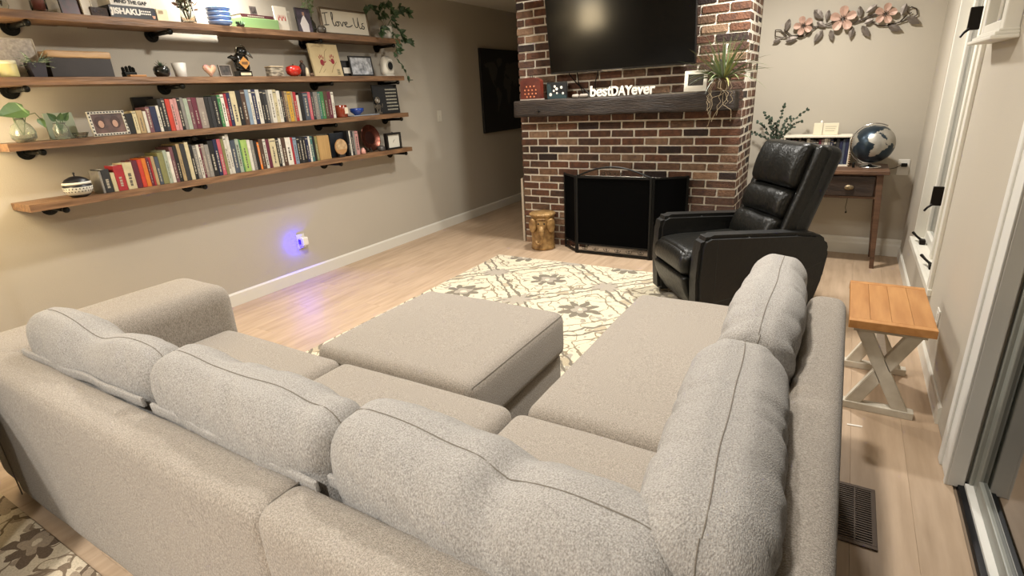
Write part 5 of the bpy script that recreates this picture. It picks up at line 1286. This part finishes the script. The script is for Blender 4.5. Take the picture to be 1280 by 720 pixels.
# handprint canvas
y0, y1, z = span(2, 395, 430, XI+.03); wd = y1-y0; h = zat(54, XI+.03, (y0+y1)/2)-z
o = thing('handprint_canvas', 'cream canvas with two red handprints leaning on the second shelf', 'canvas', (XI+.03, (y0+y1)/2, z+.001)); o.rotation_euler = (0, -.16, 0)
obj('canvas', B(-.018, 0, -wd/2, wd/2, 0, h, bev=.002), mat('canvas_cream', 'cdbb92', .7, col2='b8a47a', var=1, vscale=6), o)
HR = mat('hand_red', '8e2530', .7)
def hand(cy, cz, s, mir):
    bm = NB(); 
    def disc(a, b_, ra, rb_, rot):
        n_ = 10; bm.faces.new([bm.verts.new((.0004, cy+s*mir*(a+ra*cos(t)*cos(rot)-rb_*sin(t)*sin(rot)), cz+s*(b_+ra*cos(t)*sin(rot)+rb_*sin(t)*cos(rot)))) for t in [2*pi*k/n_ for k in range(n_)]])
    disc(0, 0, .42, .5, 0)
    for a, b_, rot in ((-.38, .75, .25), (-.12, .98, .06), (.15, .95, -.1), (.4, .72, -.35)): disc(a, b_, .085, .27, rot)
    disc(.62, .1, .09, .27, -1.0)
    r_ = bmesh.ops.extrude_face_region(bm, geom=bm.faces[:]); bmesh.ops.translate(bm, vec=(.0006, 0, 0), verts=[q for q in r_['geom'] if isinstance(q, bmesh.types.BMVert)])
    obj('handprint', bm, HR, o)
hand(-wd*.16, h*.42, wd*.17, 1); hand(wd*.22, h*.47, wd*.15, -1)
TW = mat('branch_print', '8a7550', .7)
for pts in ([(-.35, .1), (-.2, .3), (-.05, .5), (.0, .75), (.1, .85)], [(.1, .12), (.2, .3), (.35, .45)], [(-.4, .9), (-.25, .93), (-.1, .9)], [(-.2, .12), (-.1, .22)]):
    obj('branch_print', T([(.001, a*wd, b_*h) for a, b_ in pts], .0016, 4), TW, o)
bm = NB()
for k in range(4): box(bm, .0003, .0008, wd*.30, wd*.40, h*(.06+.045*k), h*(.08+.045*k))
obj('small_print', bm, TXB, o)
o, wd, h = xfr(2, 429, 447, 76, XI+.0, 'framed_photo', 'low black frame with a white card right of the handprint canvas', 'photo frame', BK, BK, .01, .1)
flatp(o, [(-wd*.42, h*.18), (wd*.42, h*.18), (wd*.42, h*.55), (-wd*.42, h*.55)], mat('card_white', 'dcd6c9', .7), .0075, 'card')
o, wd, h = xfr(2, 440, 468, 70, XI+.03, 'framed_photo', 'black frame with a bright black-and-white photo on the second shelf', 'photo frame', BK, PH('bw', 'd3d6da', '55585c', 26), .012, .12)
# white round-mouthed ceramic
y, z = place(2, 483)
v = thing('ceramic_birdhouse', 'white ceramic ornament with a round black opening at the right end of the second shelf', 'ornament', (XI+.02, y, z)); v.scale = (1.2, 1.3, 1.35)
obj('body', xform(rbox(.035, .05, .062, .034, (6, 8, 10), lambda p, u: Vector((p.x, p.y*(1-.12*u.z), p.z))), Matrix.Translation((0, 0, .062))), mat('ceramic_offwhite', 'd2cec2', .4), v, smooth=True)
obj('rim', lathe([(.031, 0), (.034, .006), (.03, .010), (.025, .006)], 24, M=Matrix.Translation((.03, 0, .062)) @ Matrix.Rotation(pi/2, 4, 'Y')), mat('rim_grey', '9d988c', .4), v, smooth=True)
obj('opening', lathe([(.026, .004), (0, .0045)], 24, M=Matrix.Translation((.032, 0, .062)) @ Matrix.Rotation(pi/2, 4, 'Y')), DARK, v)
obj('foot', B(-.03, .03, -.04, .04, 0, .008, bev=.002), mat('ceramic_offwhite', 'd2cec2', .4), v)

# --- third shelf
GW = mat('tinted_glass', 'e6ece0', .08, trans=.92)
y, z = place(3, 33)
v = thing('cutting_vase', 'round glass vase with a big green leaf at the left end of the third shelf', 'vase', (XI+.0, y, z))
obj('vase', lathe([(.036, 0), (.052, .02), (.055, .05), (.04, .085), (.022, .1), (.022, .12), (.018, .12), (.018, .1), (.036, .083), (.05, .05), (.046, .02), (0, .008)], 28), GW, v, smooth=True)
obj('stem', T([(0, 0, .03), (.01, -.02, .1), (.02, -.03, .15)], .003, 6), mat('vine_green', '4a5a35', .6), v); obj('stem', T([(0, 0, .03), (.01, .03, .13), (.02, .07, .14), (.02, .09, .10)], .0025, 6), mat('vine_green', '4a5a35', .6), v)
LG = mat('big_leaf', '5d7a48', .45)
bm = NB(); leafheart(bm, Vector((.02, .03, .165)), Vector((.2, -1, -.25)), .13, .10, Vector((.8, 0, .6))); obj('leaf', bm, LG, v)
bm = NB(); leafheart(bm, Vector((.02, .08, .11)), Vector((.2, .3, -1)), .05, .035, Vector((1, 0, .3))); obj('leaf', bm, LG, v)
o, wd, h = slab(3, 64, 100, 141, XI-.06, .012, 'glass_block', 'pale green glass panel standing behind the third shelf cuttings', 'glass panel', mat('pale_glass_panel', 'aab39c', .25, trans=.3), lean=.06)
y, z = place(3, 78)
v = thing('cutting_vase', 'small glass jar with dark leaves in front of the pale glass panel', 'vase', (XI+.02, y, z))
obj('vase', lathe([(.028, 0), (.035, .01), (.035, .06), (.026, .075), (.028, .085), (.024, .085), (.022, .075), (.031, .058), (.031, .012), (0, .01)], 24), GW, v, smooth=True)
for k, (dy, dz, L_) in enumerate(((-.9, 1.0, .05), (.1, .6, .045), (-.2, -.5, .045), (.8, .9, .05))):
    bm = NB(); tube(bm, [(0, 0, .02), (.01, dy*.012, .075), (.02, dy*.02, .09+dz*.012)], .002, 5); leafheart(bm, Vector((.02, dy*.02, .09+dz*.012)), Vector((.3, dy, dz)), L_, L_*.75, Vector((1, 0, .2))); obj('leaf', bm, mat('jar_leaf', '3f5a36', .5), v)
y, z = place(3, 100)
v = thing('crystal_dish', 'small clear crystal dish right of the pale glass panel', 'dish', (XI+.02, y, z)); obj('dish', lathe([(.02, 0), (.03, .006), (.04, .03), (.037, .03), (.026, .01), (0, .008)], 12), GLASSC, v)
o, wd, h = xfr(3, 118, 163, 139, XI+.04, 'framed_photo', 'photo frame with a black-and-white dashed border, left of the third-shelf books', 'photo frame', mat('frame_offwhite', 'bdb8aa', .5), PH('faces', '6f5148', '2e2220', 14), .014, .12)
bm = NB(); n_ = 12
for k in range(n_):
    c = -wd/2+wd*(k+.5)/n_
    for zz in (.003, h-.010): box(bm, .007, .0078, c-.0045, c+.0045, zz, zz+.007)
for k in range(7):
    c = h*(k+.5)/7
    for yy in (-wd/2+.003, wd/2-.010): box(bm, .007, .0078, yy, yy+.007, c-.004, c+.004)
obj('dash', bm, TXB, o)
for s in (-1, 1):
    flatp(o, [(s*.04+.026*cos(t)-.004, h*.54+.034*sin(t)) for t in [2*pi*k/14 for k in range(14)]], mat('photo_hair', '3c251f', .6), .0024, 'photo_head')
    flatp(o, [(s*.036+.014*cos(t)-.004, h*.48+.020*sin(t)) for t in [2*pi*k/12 for k in range(12)]], mat('photo_skin', 'a8836e', .5), .0034, 'photo_face')
# dark album behind the row
y0, y1, z = span(3, 178, 204, XL+.045); h = zat(121, XL+.045, (y0+y1)/2)-z
o = obj('album', B(-.012, .012, -(y1-y0)/2, (y1-y0)/2, 0, h, bev=.002), mat('album_black', '1b1a19', .6), loc=(XL+.016, (y0+y1)/2, z)); tag(o, 'black album standing against the wall behind the third-shelf books', 'album')
y, z = place(3, 430, XI+.04)
v = thing('amber_candle', 'amber glass jar candle with a white label on the third shelf', 'candle', (XI+.02, y, z)); v.scale = (1.1, 1.2, 1.15)
obj('jar', lathe([(.038, 0), (.042, .004), (.042, .078), (.038, .084), (.037, .084), (0, .07)], 28), mat('amber_glass', '7a2f1a', .2, coat=.5), v, smooth=True)
flatp(v, [(-.004, .024), (.026, .024), (.026, .068), (-.004, .068)], mat('label_cream', 'd9cdb6', .7), .0405, 'jar_label', .0015)
y0, y1, z = span(3, 440, 472, XI+.03)
o = obj('tray', rbox(.055, (y1-y0)/2, .004, .003, (2, 4, 1)), mat('tray_blue_grey', '8f97a0', .35), loc=(XI, (y0+y1)/2, z+.004), smooth=True); tag(o, 'thin pale blue-grey tray under the blue bowl', 'tray')
yb = yat(449, XI+.03, z)
v = obj('small_bowl', lathe([(.018, 0), (.022, .006), (.042, .022), (.045, .042), (.041, .042), (.036, .022), (0, .009)], 28), mat('cobalt_glaze', '1f3c86', .2, coat=.6), loc=(XI+.01, yb, z+.0085), smooth=True); tag(v, 'cobalt blue bowl on the pale tray, third shelf', 'bowl'); v.scale = (1.35, 1.35, 1.35)
v = obj('tealight_glass', lathe([(.012, 0), (.016, .03), (.02, .05), (.018, .05), (.012, .004), (0, .003)], 16), GLASSC, loc=(XI-.02, yb+.055, z+.0085), smooth=True); tag(v, 'tiny clear glass behind the cobalt bowl', 'glass')
# black metal robot figure and letter board
y, z = place(3, 474, XI+.03)
v = thing('metal_figure', 'dark metal figure with a ring head beside the letter board, third shelf', 'figurine', (XI+.03, y, z))
DM = mat('dark_metal_figure', '7d766a', .35, metal=.8)
bm = NB(); box(bm, -.015, .015, -.03, .03, 0, .02, bev=.003); box(bm, -.012, .012, -.022, .022, .045, .085, bev=.004)
for s in (-1, 1): tube(bm, [(0, s*.012, .015), (0, s*.016, .05)], .007, 8); tube(bm, [(0, s*.022, .075), (.004, s*.045, .06), (.006, s*.05, .09)], .005, 8)
obj('body', bm, DM, v)
obj('ring_head', tube(NB(), [(0, .024*cos(t), .12+.024*sin(t)) for t in [2*pi*k/24 for k in range(25)]], .006, 8, cap=False), DM, v, smooth=True); obj('face', lathe([(.016, 0), (.012, .006), (0, .008)], 14, M=Matrix.Translation((-.003, 0, .12)) @ Matrix.Rotation(pi/2, 4, 'Y')), mat('face_pale', '9b958a', .5), v)
o, wd, h = xfr(3, 470, 500, 106, XI+.0, 'letter_board', 'black-framed letter board with rows of white letters, third shelf right end', 'letter board', BK, mat('board_black', '141414', .7), .01, .06)
bm = NB(); rl = random.Random(4)
for r_ in range(7):
    a = .002
    while a < wd/2-.018:
        l = rl.uniform(.005, .012); box(bm, .0025, .0034, a, a+l, h*(.12+.115*r_), h*(.12+.115*r_)+.012); a += l+.004
obj('letters', bm, mat('letters_pale', 'a8a492', .6), o)

# --- lowest shelf
y, z = place(4, 101, XI+.02)
v = thing('lidded_bowl', 'round black and white patterned lidded bowl left of the lowest-shelf books', 'lidded bowl', (XI+.02, y, z)); v.scale = (0.95, 0.95, 1.22)
WB = mat('bowl_black', '17171a', .4); WW = mat('bowl_white', 'c6c3b8', .5)
PB = [(.035, 0), (.05, .006), (.068, .028), (.072, .045), (.068, .056)]
obj('bowl', lathe(PB+[(0, .056)], 40), WB, v, smooth=True)
obj('white_band', lathe([(.0555, .012), (.0685, .027), (.0725, .036), (.0728, .044), (.0725, .046)], 40), WW, v, smooth=True)
bm = NB()
for k in range(26):
    a = 2*pi*k/26
    for rr_, zz, s_ in ((.0728, .040, .0045), (.069, .0275, .004)):
        M = Matrix.Rotation(a+(.12 if zz < .03 else 0), 4, 'Z') @ Matrix.Translation((rr_-.0008, 0, zz)) @ Matrix.Rotation(pi/2+(0 if zz > .03 else .5), 4, 'Y'); lathe([(s_, 0), (s_*.8, .0012), (0, .0014)], 4, bm, M=M)
obj('pattern', bm, WB, v)
obj('lid', lathe([(.070, .056), (.068, .066), (.052, .08), (.025, .09), (0, .093)], 40), WB, v, smooth=True); obj('lid_band', lathe([(.0715, .057), (.0712, .063), (.068, .0675)], 40), WW, v, smooth=True); obj('lid_knob', lathe([(.004, .09), (.004, .1), (.007, .106), (0, .111)], 10), WB, v, smooth=True)
o, wd, h = slab(4, 400.8, 415, 169.5, XI+.04, .12, 'bamboo_block', 'tall pale bamboo block between books on the lowest shelf', 'block', mat('bamboo', 'b5935f', .5, col2='9c7b4b', var=1, vscale=7, stretch=(1, 14, 1)), bev=.002)
o, wd, h = slab(4, 416, 437, 166, XI+.0, .03, 'dark_print', 'dark blue-black picture block behind the round wooden disc', 'picture', PH('darkblue', '20262e', '141416', 18), bev=.002)
y = yat(426, XI+.05, IZ(4, 3.3)+.09)
v = thing('wood_disc', 'round pale wooden disc leaning in front of the dark picture, lowest shelf', 'wooden disc', (XI+.045, y, IZ(4, y)+.012))
obj('disc', lathe([(.062, 0), (.064, .004), (.062, .012), (0, .012)], 40, M=Matrix.Translation((0, 0, .072)) @ Matrix.Rotation(pi/2, 4, 'Y')), mat('disc_wood', 'b98f60', .5, col2='9a7348', var=1, vscale=8), v)
flatp(v, [(.058*cos(t), .072+.058*sin(t)) for t in [-.35+(pi+.7)*k/16 for k in range(17)]], mat('disc_print', 'cdb288', .6, col2='8b6a45', var=1, vscale=40), .0121, 'disc_print')
obj('peg', B(-.012, .012, -.03, .03, -.0115, .01, bev=.002), mat('stand_dark', '26211d', .5), v)
# copper plate on a stand
y = yat(464, XI-.03, IZ(4, 3.9)+.11); z = IZ(4, y)
v = thing('copper_plate', 'dark copper plate standing upright near the right end of the lowest shelf', 'plate', (XI-.03, y, z)); v.rotation_euler = (0, -.18, .0); v.scale = (1.12, 1.12, 1.12)
obj('plate', lathe([(.05, .004), (.06, .006), (.098, .018), (.102, .02), (.1, .014), (.06, 0), (0, 0)], 48, M=Matrix.Translation((0, 0, .108)) @ Matrix.Rotation(pi/2, 4, 'Y')), mat('copper_dark', '5b3226', .25, metal=.8), v, smooth=True)
obj('well', lathe([(.05, .004), (0, .0045)], 40, M=Matrix.Translation((0, 0, .108)) @ Matrix.Rotation(pi/2, 4, 'Y')), mat('copper_well', '3a211b', .3, metal=.7), v)
obj('stand', (lambda bm: (tube(bm, [(.03, -.04, 0), (.025, -.04, .03), (-.005, -.035, .01), (-.03, -.03, .0)], .003, 6), tube(bm, [(.03, .04, 0), (.025, .04, .03), (-.005, .035, .01), (-.03, .03, 0)], .003, 6)) and bm)(NB()), BLACK, v)
y, z = place(4, 455, XI+.05)
v = obj('pink_jar', lathe([(.018, 0), (.022, .004), (.021, .03), (.012, .046), (.008, .05), (0, .051)], 18), mat('pink_glaze', 'c18d80', .4), loc=(XI+.045, y, z), smooth=True); tag(v, 'small pink jar at the front of the lowest shelf', 'jar')
y, z = place(4, 477, XI+.03)
v = obj('shell', rbox(.028, .032, .026, .022, (5, 6, 5), lambda p, u: p*(1+.15*noise.noise(p*40))*(1-.12*u.z)), mat('shell_grey', '5f5a55', .35, col2='302d2b', var=1, vscale=24), loc=(XI+.03, y, z+.026), smooth=True); tag(v, 'grey rounded shell between the copper plate and the clock', 'shell')
y0, y1, z = span(4, 483.5, 501, XI+.03); wd = y1-y0
v = thing('desk_clock', 'small square black clock at the right end of the lowest shelf', 'clock', (XI+.03, (y0+y1)/2, z)); h = zat(166, XI+.03, (y0+y1)/2)-z
xframe(v, wd, h, .016, BK, mat('clock_face', 'cfcbbd', .5), .04)
obj('clock_hand', T([(.0075, 0, h*.5), (.0075, .016, h*.58)], .0016, 5), TXB, v); obj('clock_hand', T([(.0075, 0, h*.5), (.0075, -.006, h*.42)], .0016, 5), TXB, v); obj('alarm_knob', lathe([(.008, 0), (.009, .006), (0, .01)], 12), CHROME, v, loc=(0, 0, h))
